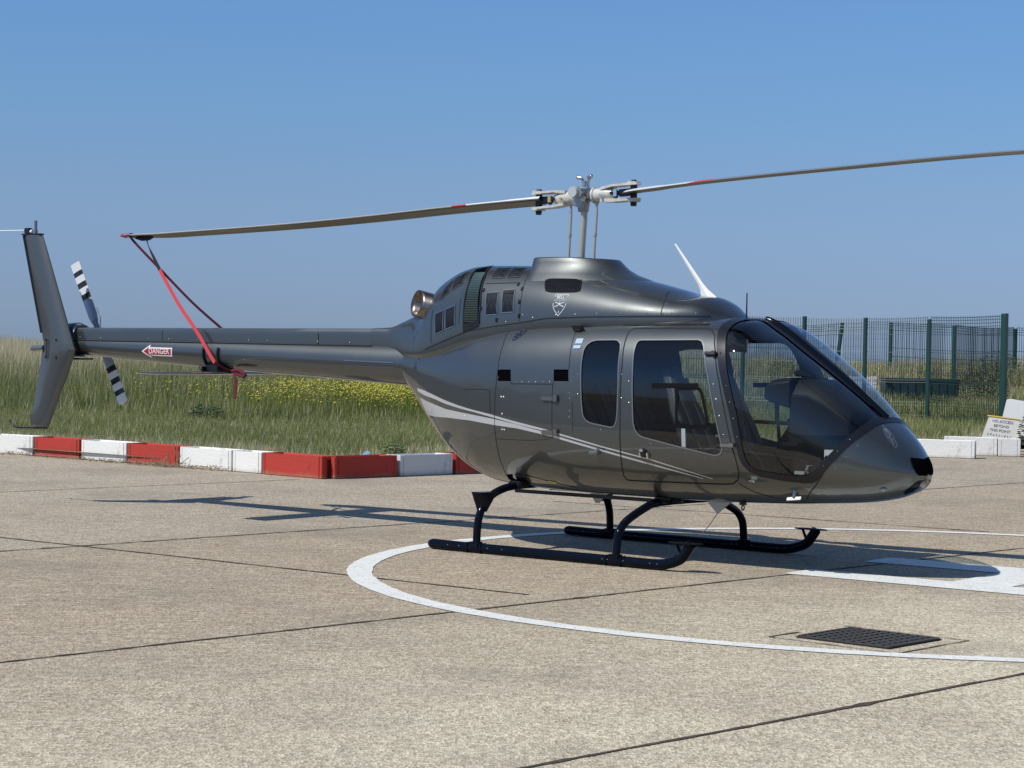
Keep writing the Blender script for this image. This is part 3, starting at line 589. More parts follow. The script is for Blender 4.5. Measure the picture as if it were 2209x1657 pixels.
POD=Surf([(-1.86,1.73,1.335,.19,1.53,2,2),(-1.70,1.74,1.15,.245,1.51,2,2),(-1.55,1.76,.98,.315,1.49,2,2),(-1.28,1.81,.745,.43,1.44,2.1,2.1),
(-1.0,1.87,.60,.535,1.40,2.3,2.2),(-.75,1.91,.53,.62,1.37,2.5,2.3),(-.3,1.95,.50,.71,1.32,2.8,2.5),(.3,1.968,.49,.75,1.27,3.1,2.8),
(1.0,1.98,.49,.765,1.25,3.2,2.9),(1.57,1.98,.497,.76,1.22,3.2,2.9),(1.8,1.962,.502,.755,1.18,3.5,2.8),(2.0,1.866,.508,.748,1.12,4.0,2.7),
(2.215,1.72,.517,.722,1.05,4.0,2.6),(2.404,1.590,.53,.677,.99,3.9,2.5),(2.632,1.42,.546,.60,.92,3.5,2.4),(2.853,1.243,.57,.49,.87,2.9,2.3),
(3.0,1.13,.60,.39,.84,2.4,2.2),(3.1,1.035,.635,.305,.825,2.3,2.1),(3.18,.94,.675,.205,.81,2.2,2),(3.225,.87,.72,.115,.80,2.1,2),(3.245,.805,.79,.02,.798,2,2)])
COWL=Surf([(-2.3,1.8545,1.6,.112,1.70,7,3),(-2.1,1.867,1.6,.118,1.69,5,3),(-1.95,1.92,1.58,.15,1.67,3.2,3),(-1.82,1.975,1.56,.20,1.66,2.5,3),(-1.7,2.035,1.55,.25,1.655,2.2,3),
(-1.6,2.11,1.54,.295,1.66,2.1,3),(-1.5,2.25,1.54,.33,1.67,2.1,3),(-1.4,2.315,1.54,.36,1.69,2.1,3),(-1.22,2.387,1.55,.405,1.74,2.2,3),(-1.08,2.413,1.57,.43,1.79,2.2,3),
(-.9,2.417,1.6,.465,1.83,2.35,3),(-.42,2.412,1.65,.505,1.89,2.3,3),(0,2.39,1.7,.53,1.945,2.2,3),(.45,2.325,1.7,.54,1.955,2.1,3),(.755,2.262,1.7,.53,1.965,2.05,3),
(.987,2.207,1.7,.50,1.97,2.05,3),(1.185,2.16,1.7,.45,1.972,2.1,3),(1.297,2.15,1.7,.40,1.973,2.1,3),(1.395,2.112,1.7,.34,1.974,2.1,3),(1.49,2.05,1.7,.225,1.974,2.1,3),(1.57,1.995,1.7,.13,1.97,2.1,3),(1.62,1.96,1.7,.03,1.95,2,3)])
BOOM=Surf([(-6.35,1.745,1.544,.10,1.645,2,2),(-4.5,1.735,1.447,.142,1.593,2,2),(-3,1.73,1.385,.172,1.558,2,2),(-1.8,1.728,1.335,.196,1.53,2,2)])
HELI = empty("helicopter", (0.5963, 18.2298, 0), -0.6532)
tag(HELI, "grey light helicopter parked on skids with a red strap on its rear rotor blade", "helicopter")

def loft(S, xs, n=96):
    bm = bmesh.new(); rings = []
    for X in xs:
        t_, b_, w_, zm, nu, nl = S.par(X); ring = []
        for k in range(n):
            a = 2 * math.pi * (k + .5) / n; c, s = math.cos(a), math.sin(a); e = nu if s >= 0 else nl; h = (t_ - zm) if s >= 0 else (zm - b_)
            ring.append(bm.verts.new((X, math.copysign(w_ * abs(c) ** (2 / e), c), zm + math.copysign(h * abs(s) ** (2 / e), s))))
        rings.append(ring)
    for i in range(len(rings) - 1):
        for k in range(n): bm.faces.new((rings[i][k], rings[i][(k + 1) % n], rings[i + 1][(k + 1) % n], rings[i + 1][k]))
    bm.faces.new(rings[0][::-1]) if False else None
    tip = rings[-1]; c = bm.verts.new((xs[-1], 0, sum(v.co.z for v in tip) / n))
    for k in range(n): bm.faces.new((tip[k], tip[(k + 1) % n], c))
    return bm
def cut_poly(bm, poly):
    n = len(poly)
    for i in range(n):
        (x0, z0), (x1, z1) = poly[i], poly[(i + 1) % n]; a0, a1 = min(x0, x1) - 1e-4, max(x0, x1) + 1e-4; c0, c1 = min(z0, z1) - 1e-4, max(z0, z1) + 1e-4
        fs = []
        for f in bm.faces:
            vs = [v.co for v in f.verts]; fx = [v.x for v in vs]
            if max(fx) < a0 or min(fx) > a1: continue
            fz = [v.z for v in vs]
            if max(fz) < c0 or min(fz) > c1: continue
            fs.append(f)
        if not fs: continue
        geom = set(fs)
        for f in fs: geom.update(f.edges); geom.update(f.verts)
        d = Vector((x1 - x0, 0, z1 - z0)); bmesh.ops.bisect_plane(bm, geom=list(geom), dist=1e-6, plane_co=(x0, 0, z0), plane_no=(-d.z, 0, d.x))
def inside(x, z, poly):
    r = False; n = len(poly); j = n - 1
    for i in range(n):
        (xi, zi), (xj, zj) = poly[i], poly[j]
        if (zi > z) != (zj > z) and x < (xj - xi) * (z - zi) / (zj - zi) + xi: r = not r
        j = i
    return r
def from_faces(name, faces, m, parent, S, off=0.0, flip=False):
    idx = {}; vs = []; fs = []; nn = []
    for f in faces:
        t_ = []
        for v in f.verts:
            if v.index not in idx:
                nr = Vector(S.nrm(*v.co)); idx[v.index] = len(vs); vs.append(tuple(v.co + nr * off)); nn.append(tuple(-nr if flip else nr))
            t_.append(idx[v.index])
        fs.append(t_[::-1] if flip else t_)
    me = bpy.data.meshes.new(name); me.from_pydata(vs, [], fs); me.update()
    # make sure the winding agrees with the hull normal
    bad = [i for i, p in enumerate(me.polygons) if p.normal.dot(Vector(nn[p.vertices[0]])) < 0]
    if bad:
        for i in bad: fs[i] = fs[i][::-1]
        me.clear_geometry(); me.from_pydata(vs, [], fs); me.update()
    me.polygons.foreach_set('use_smooth', [True] * len(me.polygons)); me.normals_split_custom_set_from_vertices(nn)
    return link(name, me, m, parent)
def rounded(poly, k=3, t=.28):
    """soften the corners of a traced outline"""
    for _ in range(1):
        out = []; n = len(poly)
        for i in range(n):
            p, c, q = poly[i - 1], poly[i], poly[(i + 1) % n]
            out.append((c[0] + (p[0] - c[0]) * .25, c[1] + (p[1] - c[1]) * .25)); out.append((c[0] + (q[0] - c[0]) * .25, c[1] + (q[1] - c[1]) * .25))
        poly = out
    return poly
# traced outlines in side view (X, Z)
WSI = [(1.80, 2.3), (1.785, 1.93), (1.792, 1.875), (1.842, 1.736), (1.898, 1.55), (1.991, 1.253), (2.040, 1.02), (2.056, .94), (2.073, .878), (2.098, .838), (2.150, .803), (2.375, .777), (2.49, .772), (2.535, .779), (2.575, .797), (2.62, .838), (2.796, 1.053), (2.855, 1.130), (2.878, 1.19), (2.885, 1.40), (2.885, 2.3)]
WSO = [(1.685, 2.3), (1.683, 1.96), (1.695, 1.90), (1.742, 1.79), (1.782, 1.69), (1.847, 1.50), (1.932, 1.235), (1.991, 1.005), (2.02, .88), (2.045, .83), (2.085, .790), (2.160, .755), (2.362, .727), (2.50, .717), (2.565, .720), (2.605, .738), (2.66, .79), (2.888, 1.076), (2.920, 1.13), (2.932, 1.18), (2.94, 1.40), (2.94, 2.3)]
RW = [(.608, 1.778), (.56, 1.765), (.525, 1.735), (.512, 1.692), (.516, 1.583), (.540, 1.261), (.556, 1.168), (.586, 1.127), (.64, 1.107), (.834, 1.081), (.868, 1.090), (.888, 1.13), (.897, 1.20), (.900, 1.437), (.878, 1.705), (.862, 1.752), (.825, 1.778), (.788, 1.783)]
FW = [(1.05, 1.785), (1.571, 1.795), (1.612, 1.783), (1.645, 1.745), (1.668, 1.69), (1.733, 1.50), (1.792, 1.27), (1.868, .984), (1.868, .945), (1.845, .912), (1.798, .900), (1.457, .957), (1.143, 1.015), (1.098, 1.035), (1.066, 1.075), (1.052, 1.13), (1.046, 1.20), (1.030, 1.542), (1.011, 1.700), (1.012, 1.755), (1.024, 1.778)]
DR = [(.905, 1.878), (1.591, 1.884), (1.65, 1.869), (1.704, 1.829), (1.76, 1.71), (1.835, 1.461), (1.920, 1.130), (1.985, .872), (1.992, .782), (1.965, .718), (1.90, .682), (1.80, .672), (.920, .654), (.895, .662), (.886, .69), (.915, .873), (.925, 1.129), (.922, 1.592), (.893, 1.799), (.885, 1.85)]
SQ1 = [(-.374, 1.519), (-.225, 1.520), (-.215, 1.424), (-.364, 1.422)]; SQ2 = [(.240, 1.532), (.392, 1.535), (.400, 1.439), (.248, 1.437)]
RWp, FWp = RW, FW
xs = [-1.86 + 4.86 * i / 150 for i in range(151)] + [3.0 + .245 * math.sin(math.pi / 2 * k / 26) for k in range(1, 27)]
bm = loft(POD, xs)
for pl in (WSI, WSO, RW, FW, DR, SQ1, SQ2): cut_poly(bm, pl)
for yy in (-.032, .032):
    fs = [f for f in bm.faces if any(abs(v.co.y) < .06 for v in f.verts) and f.calc_center_median().x > 1.6 and f.calc_center_median().z > 1.1]
    g_ = set(fs)
    for f in fs: g_.update(f.edges); g_.update(f.verts)
    bmesh.ops.bisect_plane(bm, geom=list(g_), dist=1e-6, plane_co=(0, yy, 0), plane_no=(0, 1, 0))
bm.verts.index_update(); bm.verts.ensure_lookup_table()
cats = {k: [] for k in ('fus', 'frame', 'ws-', 'ws+', 'rw-', 'rw+', 'fw-', 'fw+', 'dr-', 'dr+', 'hole')}
for f in bm.faces:
    c = f.calc_center_median(); s = '-' if c.y < 0 else '+'
    if inside(c.x, c.z, WSI): cats['frame' if abs(c.y) < .032 else 'ws' + s].append(f)
    elif inside(c.x, c.z, WSO): cats['frame'].append(f)
    elif inside(c.x, c.z, RW): cats['rw' + s].append(f)
    elif inside(c.x, c.z, FW): cats['fw' + s].append(f)
    elif inside(c.x, c.z, DR): cats['dr' + s].append(f)
    elif s == '-' and (inside(c.x, c.z, SQ1) or inside(c.x, c.z, SQ2)): cats['hole'].append(f)
    else: cats['fus'].append(f)
FUS = from_faces("fuselage", cats['fus'], PAINT, HELI, POD)
FRM = from_faces("windscreen_frame", cats['frame'], BLACK, HELI, POD, .004)
doors = {}
for s, sgn in (('-', -1), ('+', 1)):
    from_faces("windscreen", cats['ws' + s], WGLASS, HELI, POD, -.004)
    from_faces("rear_side_window", cats['rw' + s], GLASS, HELI, POD, -.004)
    doors[sgn] = from_faces("cabin_door", cats['dr' + s], PAINT, HELI, POD, 0.0)
    from_faces("window", cats['fw' + s], GLASS, doors[sgn], POD, -.004)
lin = [f for k in ('fus', 'dr-', 'dr+', 'frame') for f in cats[k] if f.calc_center_median().x > .05 and f.calc_center_median().x < 3.0]
from_faces("cabin_lining", lin, LINING, HELI, POD, -.022, True)
from_faces("vent_recess", cats['hole'], VOID, FUS, POD, -.010)
bm.free()

# ---- decals, seams and patches that follow a hull
def ribbon(b, S, pts, wd, off=.002, side=-1, closed=False, step=.02, taper=None):
    P = []
    n = len(pts); m = n if closed else n - 1
    for i in range(m):
        p, q = Vector(pts[i]), Vector(pts[(i + 1) % n]); k = max(1, int((q - p).length / step))
        for j in range(k): P.append(p + (q - p) * j / k)
    if not closed: P.append(Vector(pts[-1]))
    vs = []; N_ = len(P)
    for i, p in enumerate(P):
        a = P[i - 1] if (i or closed) else P[i]; c = P[(i + 1) % N_] if (i < N_ - 1 or closed) else P[i]
        t_ = (c - a).normalized(); nn = Vector((-t_.y, t_.x)); ww = wd if taper is None else wd * (1 + (taper - 1) * i / N_)
        for sg in (1, -1):
            q = p + nn * ww / 2 * sg; Y = side * S.hw(q.x, q.y); v = Vector((q.x, Y, q.y)); vs.append(v + Vector(S.nrm(*v)) * off)
    fs = [(2 * i, 2 * i + 1, 2 * ((i + 1) % N_) + 1, 2 * ((i + 1) % N_)) for i in range(N_ if closed else N_ - 1)]
    b.add(vs, fs)
def patch(S, poly, off=.003, side=-1, step=.035, b=None):
    xs_ = [p[0] for p in poly]; zs_ = [p[1] for p in poly]; pts = []
    n = len(poly); bd = []
    for i in range(n):
        p, q = Vector(poly[i]), Vector(poly[(i + 1) % n]); k = max(1, int((q - p).length / step))
        for j in range(k): bd.append(p + (q - p) * j / k)
    pts = list(bd); nb = len(bd)
    x = min(xs_) + step / 2
    while x < max(xs_):
        z = min(zs_) + step / 2
        while z < max(zs_):
            if inside(x, z, poly) and min((Vector((x, z)) - q).length for q in bd) > step * .3: pts.append(Vector((x, z)))
            z += step
        x += step
    vo, ed, fo, *_ = delaunay_2d_cdt(pts, [], [list(range(nb))], 1, 1e-6)
    vs = []
    for v in vo: Y = side * S.hw(v.x, v.y); p = Vector((v.x, Y, v.y)); vs.append(p + Vector(S.nrm(*p)) * off)
    if b is None: b = B()
    b.add(vs, [tuple(f) for f in fo]); return b
def surfpt(S, x, z, off=0.0, side=-1):
    p = Vector((x, side * S.hw(x, z), z)); return p + Vector(S.nrm(*p)) * off
def basis(S, x, z, side=-1):
    p = surfpt(S, x, z, 0, side); n = Vector(S.nrm(*p)); ex = (Vector((1, 0, 0)) - n * n.x).normalized(); ez = n.cross(ex) if side > 0 else ex.cross(n)
    ez = (Vector((0, 0, 1)) - n * n.z).normalized(); return p, n, ex, ez
def decal_obj(name, b, m, parent): return obj(name, b, m, parent, 60)

SEAMS = [[(-.424, 1.88), (-.380, 1.722), (-.374, 1.546), (-.381, 1.422), (-.393, 1.274), (-.403, 1.118), (-.415, .961), (-.426, .823), (-.45, .681), (-.50, .565)],
         [(.300, 1.915), (.355, 1.82), (.384, 1.675), (.397, 1.535)], [(-.216, 1.422), (-.212, 1.403), (.240, 1.411), (.246, 1.437)], [(.238, 1.411), (.235, .97)],
         [(-.417, .935), (-.033, .939), (.174, .955), (.236, .982)], [(-.808, 1.340), (-.497, 1.348), (-.462, 1.334), (-.452, 1.155)], [(2.66, .79), (2.584, .70), (2.42, .575)], [(.448, 1.262), (.452, 1.036)],
         [(1.95, .69), (2.05, .62), (2.2, .575), (2.4, .56)]]
b = B()
for s in (-1, 1):
    for k, q in enumerate(SEAMS): ribbon(b, POD, [tuple(v) for v in smooth_path([(x, z, 0) for x, z in q], 4)] if False else q, .007 if k not in (4, 7) else .004, .0012, s)
decal_obj("panel_seam", b, SEAM, FUS)
for s in (-1, 1):
    b = B(); ribbon(b, POD, DR, .011, .0014, s, True); decal_obj("door_gap", b, SEAM, doors[s])
    b = B(); ribbon(b, POD, FW, .011, .0030, s, True); decal_obj("window_seal", b, mat("seal_edge", (.22, .23, .24), .3, .6) if s < 0 else bpy.data.materials["seal_edge"], doors[s])
    b = B(); ribbon(b, POD, RW, .011, .0030, s, True); decal_obj("window_seal", b, bpy.data.materials["seal_edge"], FUS)
    b = B(); ribbon(b, POD, [(.76, 1.905), (1.57, 1.918)], .010, .006, s); decal_obj("rain_gutter", b, SEAM, FUS)
# silver stripes
U1 = [(-1.60, 1.330), (-1.47, 1.312), (-1.329, 1.285), (-1.12, 1.240), (-.938, 1.207), (-.70, 1.172), (-.464, 1.142), (-.194, 1.096), (.167, 1.040), (.296, 1.014), (.722, .929), (1.185, .846), (1.735, .716)]
L1 = [(-1.60, 1.300), (-1.47, 1.268), (-1.278, 1.241), (-1.10, 1.205), (-.90, 1.178), (-.662, 1.150), (-.404, 1.112), (-.15, 1.069), (.167, 1.022), (.296, .999), (.722, .917), (1.185, .836), (1.735, .709)]
U2 = [(-1.58, 1.245), (-1.44, 1.218), (-1.313, 1.197), (-1.101, 1.160), (-.75, 1.133), (-.418, 1.103), (-.15, 1.067), (.116, 1.022), (.294, .986), (.667, .912), (1.173, .812), (1.645, .714)]
L2 = [(-1.50, 1.095), (-1.40, 1.088), (-1.25, 1.085), (-1.087, 1.086), (-.75, 1.078), (-.424, 1.052), (-.15, 1.034), (.114, .998), (.292, .967), (.664, .895), (1.169, .798), (1.645, .707)]
for s in (-1, 1):
    decal_obj("silver_stripe", patch(POD, U1 + L1[::-1], .0009, s, .05), SILVER, FUS)
    decal_obj("silver_stripe", patch(POD, U2 + L2[::-1], .0011, s, .05), SILVER, FUS)
# rivets and screws
def studs(b, S, pts, r=.006, off=.001, side=-1):
    r *= .78
    for x, z in pts:
        p, n, ex, ez = basis(S, x, z, side); p = p + n * off; vs = [p + (ex * math.cos(a) + ez * math.sin(a)) * r for a in [k * math.pi / 4 for k in range(8)]] + [p + n * r * .55]
        b.add(vs, [(k, (k + 1) % 8, 8) for k in range(8)])
def absorb(o, b, m, S=None):
    """weld small surface fixings into their panel's own mesh, keeping the panel's smooth normals"""
    me = o.data; vs = [tuple(v.co) for v in me.vertices]; fs = [tuple(p.vertices) for p in me.polygons]; old = [tuple(c.vector) for c in me.corner_normals]; ml = [p.material_index for p in me.polygons]
    mats = list(me.materials); k = len(mats); nv = len(vs); vs += b.v; nf = [tuple(i + nv for i in f) for f in b.f]
    me2 = bpy.data.meshes.new(me.name); me2.from_pydata(vs, [], fs + nf); me2.update(); nn = list(old)
    for p in list(me2.polygons)[len(fs):]: nn += [tuple(p.normal)] * len(p.vertices)
    for mm in mats + [m]: me2.materials.append(mm)
    me2.polygons.foreach_set('material_index', ml + [k] * len(nf)); me2.polygons.foreach_set('use_smooth', [True] * len(me2.polygons)); me2.normals_split_custom_set(nn); o.data = me2
def along(poly, step, closed=False, ofs=0.0):
    out = []; n = len(poly)
    cx_ = sum(p[0] for p in poly) / n; cz_ = sum(p[1] for p in poly) / n
    for i in range(n if closed else n - 1):
        p, q = Vector(poly[i]), Vector(poly[(i + 1) % n]); L_ = (q - p).length; k = int(L_ / step + .5)
        if L_ < step * .6: continue
        t_ = (q - p).normalized(); nn = Vector((-t_.y, t_.x))
        if closed and nn.dot((p + q) / 2 - Vector((cx_, cz_))) < 0: nn = -nn
        for j in range(max(k, 1)): c = p + (q - p) * (j + .5) / max(k, 1) + nn * ofs; out.append((c.x, c.y))
    return out
for s in (-1, 1):
    b = B()
    studs(b, POD, along(SEAMS[0][:4], .06, ofs=.02), .004, .0015, s); studs(b, POD, along(SEAMS[1], .07, ofs=-.02), .004, .0015, s); studs(b, POD, along([(-.20, 1.42), (.24, 1.43)], .07), .004, .0015, s)
    studs(b, POD, along(RW, .16, True, .035), .005, .0015, s); studs(b, POD, [(.3 + .09 * k, .60) for k in range(22)], .003, .0015, s); studs(b, POD, [(.415, 1.0 + .05 * k) for k in range(8)] + [(.43, 1.44 + .04 * k) for k in range(3)], .003, .0015, s)
    studs(b, POD, along([(2.72, .80), (2.92, 1.06)], .12), .004, .0015, s)
    absorb(FUS, b, RIVET)
    b = B(); studs(b, POD, along(FW, .15, True, .035), .006, .0015, s); absorb(doors[s], b, RIVET)
    b = B(); mid = [((a[0] + c[0]) / 2, (a[1] + c[1]) / 2) for a, c in ((WSI[i], WSO[i]) for i in range(2, 19))]
    studs(b, POD, along(mid, .125), .0095, .005, s); absorb(FRM, b, mat("screw_black", (.03, .032, .036), .3, .4) if s < 0 else bpy.data.materials["screw_black"])
b = B(); studs(b, POD, [(-.318, 1.292), (-.292, 1.292), (-.322, 1.018), (-.296, 1.018), (-.802, 1.112), (-.31, 1.15)], .010, .002); absorb(FUS, b, mat("latch_white", (.8, .8, .78), .3))
# placards, vent, hinges, handles
ev = [(-.257 + .040 * math.cos(a) + .028 * math.sin(a), 1.812 + .050 * math.sin(a)) for a in [k * math.pi / 12 for k in range(24)]]
VC = obj("blue_cover", patch(POD, ev, .003, -1, .02), BLUECAP, FUS, 60); b = B()
for k in range(8):
    a = k * math.pi / 4 + .3; b.ball(surfpt(POD, -.257 + .030 * math.cos(a) + .021 * math.sin(a), 1.812 + .038 * math.sin(a), .004), .0045, 4)
obj("screws", b, CHROME, VC, 30)
p, n, ex, ez = basis(POD, .437, 1.748); b = B()
for dz, hh in ((.022, .048), (-.034, .030)): c = p + n * .003 + ez * dz; b.add([c + ex * a_ * .036 + ez * c_ * hh / 2 for a_, c_ in ((-1, -1), (1, -1), (1, 1), (-1, 1))], [(0, 1, 2, 3)])
obj("placard", b, BLUEP, FUS, None)
def surf_rot(S, x, z, side=-1):
    p, n, ex, ez = basis(S, x, z, side); m = Matrix((ex, n, ez)).transposed(); return p, n, m
def knob(name, S, x, z, parts, m, parent, side=-1, bev=.004):
    p, n, r_ = surf_rot(S, x, z, side); b = B()
    for (dx, dn, dz, sx, sn, sz) in parts: b.box(p + r_ @ Vector((dx, dn, dz)), (sx, sn, sz), r_, bev)
    return obj(name, b, m, parent, 30)
for s in (-1, 1):
    knob("bracket", POD, .375, 1.852, [(0, .03, 0, .11, .06, .016), (0, .01, -.012, .06, .03, .02)], mat("bracket_dark", (.05, .05, .055), .4, .5) if s < 0 else bpy.data.materials["bracket_dark"], FUS, s)
    for z_ in (1.296, 1.020):
        knob("hatch_hinge", POD, .245, z_, [(.035, .012, 0, .045, .024, .055), (-.05, .010, -.004, .12, .018, .035), (-.09, .008, -.004, .06, .012, .022)], paint_mat("hinge_paint", (.16, .165, .16), .7, .3) if (s < 0 and z_ > 1.2) else bpy.data.materials["hinge_paint"], FUS, s)
    knob("door_hinge", POD, 1.735, 1.684, [(0, .014, 0, .11, .026, .026), (.03, .02, 0, .04, .035, .034)], BLACK, doors[s], s)
    knob("door_hinge", POD, 1.925, .985, [(0, .014, .0, .12, .026, .024), (.045, .02, .005, .04, .032, .034)], RIVET, doors[s], s)
    p, n, r_ = surf_rot(POD, .689, .882, s); b = B(); b.tube([p, p + n * .05], [.026, .022], 14); b.tube([p + n * .045 + r_ @ Vector((-.045, 0, -.004)), p + n * .048 + r_ @ Vector((.035, 0, .006))], [.020, .017], 10); obj("door_handle", b, bpy.data.materials["hinge_paint"], FUS)
    p, n, r_ = surf_rot(POD, 1.144, .887, s); b = B(); b.box(p + n * .012, (.05, .024, .055), r_, .006); hd = obj("door_handle", b, BLACK, doors[s]); b = B(); b.box(p + n * .015 + r_ @ Vector((.04, 0, -.012)), (.016, .03, .05), r_, .005); b.box(p + n * .018 + r_ @ Vector((-.012, 0, .030)), (.035, .026, .02), r_, .005); b.box(p + n * .012 + r_ @ Vector((-.035, 0, -.005)), (.014, .02, .03), r_, .004); obj("lever", b, CHROME, hd)
    p, n, r_ = surf_rot(POD, 2.10, .716, s); b = B(); b.tube([p, p + n * .03], [.016, .014], 12); b.box(p + n * .03 + Vector((0, 0, .018)), (.05, .03, .008)); obj("static_port", b, CHROME, FUS)
    p, n, r_ = surf_rot(POD, 2.39, .640, s); b = B(); b.tube([p + n * .0 + Vector((0, 0, .03)), p + n * .045 + Vector((0, 0, -.005))], [.02, .012], 10); b.box(p + n * .045 + Vector((0, 0, -.012)), (.12, .03, .008), r_, .003); obj("footstep", b, RIVET, FUS)
    knob("yellow_marker", POD, .06, .592, [(0, .004, 0, .085, .006, .016)], YEL, FUS, s, 0)
    p, n, r_ = surf_rot(POD, 3.02, .682, s); b = B(); b.ball(p - n * .006, .034, 10, (1, .8, .6)); obj("nav_light", b, mat("lamp_lens", (.30, .31, .29), .15, .3, bump=.8, bscale=60) if s < 0 else bpy.data.materials["lamp_lens"], FUS)
    # sliding vent window in the door glass
    SL = [(1.455, 1.408), (1.640, 1.415), (1.668, 1.405), (1.688, 1.372), (1.742, 1.18), (1.742, 1.145), (1.718, 1.122), (1.462, 1.112)]
    b = B(); ribbon(b, POD, SL, .026, .005, s, True); ribbon(b, POD, [(1.225, 1.424), (1.655, 1.436)], .040, .008, s); ribbon(b, POD, [(1.19, 1.118), (1.72, 1.112)], .032, .0065, s)
    decal_obj("vent_window_frame", b, MATTE, doors[s])
# windscreen seal where the glass meets the centre post, roof console edges
# nose opening and landing light
b = patch(POD, [(3.168, .928), (3.206, .914), (3.2275, .865), (3.2446, .812), (3.2446, .792), (3.226, .795)], .007, -1, .012); patch(POD, [(3.168, .928), (3.206, .914), (3.2275, .865), (3.2446, .812), (3.2446, .792), (3.226, .795)], .007, 1, .012, b); obj("nose_recess_dark", b, VOID, FUS, 60)  # flat black patch paints the dark inside of the nose opening
b = patch(POD, [(3.10, .640), (3.16, .668), (3.21, .708), (3.238, .762), (3.225, .758), (3.17, .705), (3.12, .665)], .0025, -1, .012); patch(POD, [(3.10, .640), (3.16, .668), (3.21, .708), (3.238, .762), (3.225, .758), (3.17, .705), (3.12, .665)], .0025, 1, .012, b); obj("landing_light", b, GBLACK, FUS, 60)
# crests: shield outline, four letters and an insect-like cross mark
def crest(S, x, z, w_, h_, m, parent, side=-1, off=.002, thick=.006, rows=True):
    p, n, ex, ez = basis(S, x, z, side); o_ = p + n * off; sx = 1 if side < 0 else -1
    def q(a, c): 
        v = o_ + ex * a * w_ * sx + ez * c * h_; Y = side * S.hw(v.x, v.z); pv = Vector((v.x, Y, v.z)); return pv + Vector(S.nrm(*pv)) * off
    b = B()
    def line(a, c, t_=thick):
        A, C_ = q(*a), q(*c); d = (C_ - A); k = max(1, int(d.length / .02)); 
        for j in range(k):
            u, v = A + d * j / k, A + d * (j + 1) / k; m_ = n.cross(d).normalized() * t_ / 2; b.add([u - m_, u + m_, v + m_, v - m_], [(0, 1, 2, 3)])
    O = [(-.5, .5), (.5, .5), (.5, -.02), (.36, -.22), (0, -.5), (-.36, -.22), (-.5, -.02)]
    for i in range(7): line(O[i], O[(i + 1) % 7])
    line((-.5, .23), (.5, .23), thick * .7)
    line((0, .16), (0, -.38), thick * 1.2)
    for (a0, c0, a1, c1) in ((0, .06, .36, .14), (0, .03, .36, -.08), (0, .06, -.36, .14), (0, .03, -.36, -.08)): line((a0, c0), (a1, c1), thick * 1.3)
    o = obj("crest", b, m, parent, None)
    cc = q(0, .365); e2 = (q(.4, .365) - q(-.4, .365)).normalized(); nn = n; e3 = (ez - e2 * ez.dot(e2)).normalized()
    mt = Matrix((e2, e3, nn)).transposed().to_4x4(); mt.translation = cc + n * .003
    text_mesh("lettering", "BELL", h_ * .215, m, o, mt, .0006, .0003); return o
CREST_W = mat("crest_silver", (.72, .74, .75), .35); CREST_G = mat("crest_grey", (.17, .20, .27), .35)
crest(COWL, .125, 2.062, .130, .185, CREST_W, HELI, -1, .002, .0045); crest(COWL, .125, 2.062, .130, .185, CREST_W, HELI, 1, .002, .0045)
crest(POD, 3.03, 1.065, .115, .17, CREST_G, FUS, -1, .003, .0035)

# ---- boom
def tube_hull(name, S, xs, m, n=48, cap0=True, parent=HELI):
    bm = loft(S, xs, n); bm.verts.index_update(); fs = list(bm.faces); o = from_faces(name, fs, m, parent, S); bm.free(); return o
BO = tube_hull("tail_boom", BOOM, [-6.35 + 4.7 * i / 60 for i in range(61)], PAINT)
b = B(); b.tube([(-6.345, 0, 1.645), (-6.352, 0, 1.645)], .1, 32); obj("end_cap", b, DKTEAL, BO)
# drive shaft cover along the boom top: flat sided, seated on the round boom
b = B(); fr_ = [(-1, 0), (-1, .60), (-.985, .74), (-.93, .88), (-.80, .97), (-.55, 1), (.55, 1), (.80, .97), (.93, .88), (.985, .74), (1, .60), (1, 0)]
def cv_sec(x): z0 = 1.694 + .0006 * (x + 6.3); z1 = 1.822 + .0078 * (x + 6.33); w_ = BOOM.hw(x, z0) + .004; return [(x, y * w_, z0 - .004 if z == 0 else z0 + z * (z1 - z0)) for y, z in fr_]
for i in range(20):
    x0 = -6.33 + i * .2025; b.add(cv_sec(x0) + cv_sec(x0 + .2025), [(k, k + 1, k + 13, k + 12) for k in range(11)] + ([tuple(range(12))] if i == 0 else []))
CV = obj("driveshaft_cover", b, PAINT, BO, 30)
b = B()
for s in (-1, 1):
    pts = [(x, s * (BOOM.hw(x, 1.690) + .004), 1.690 + .0006 * (x + 6.3)) for x in [-6.33 + 4.05 * i / 30 for i in range(31)]]; b.tube(pts, .0055, 6)
    for x in (-5.05, -2.95): b.box((x, s * (BOOM.hw(x, 1.694) + .0045), 1.752), (.004, .002, .10))
obj("cover_gap", b, SEAM, CV, None)
b = B()
for x in (-6.27, -5.95, -5.25, -4.95, -4.55, -3.85, -3.6, -2.95, -2.55): b.ball((x, -BOOM.hw(x, 1.694) - .005, 1.722), .007, 5)
obj("screws", b, CHROME, CV)
b = B(); ribbon(b, BOOM, [(-2.55, 1.555), (-1.95, 1.545)], .008, .006, -1); ribbon(b, BOOM, [(-2.55, 1.51), (-1.95, 1.50)], .004, .002, -1); obj("doubler_strip", b, RIVET, BO)
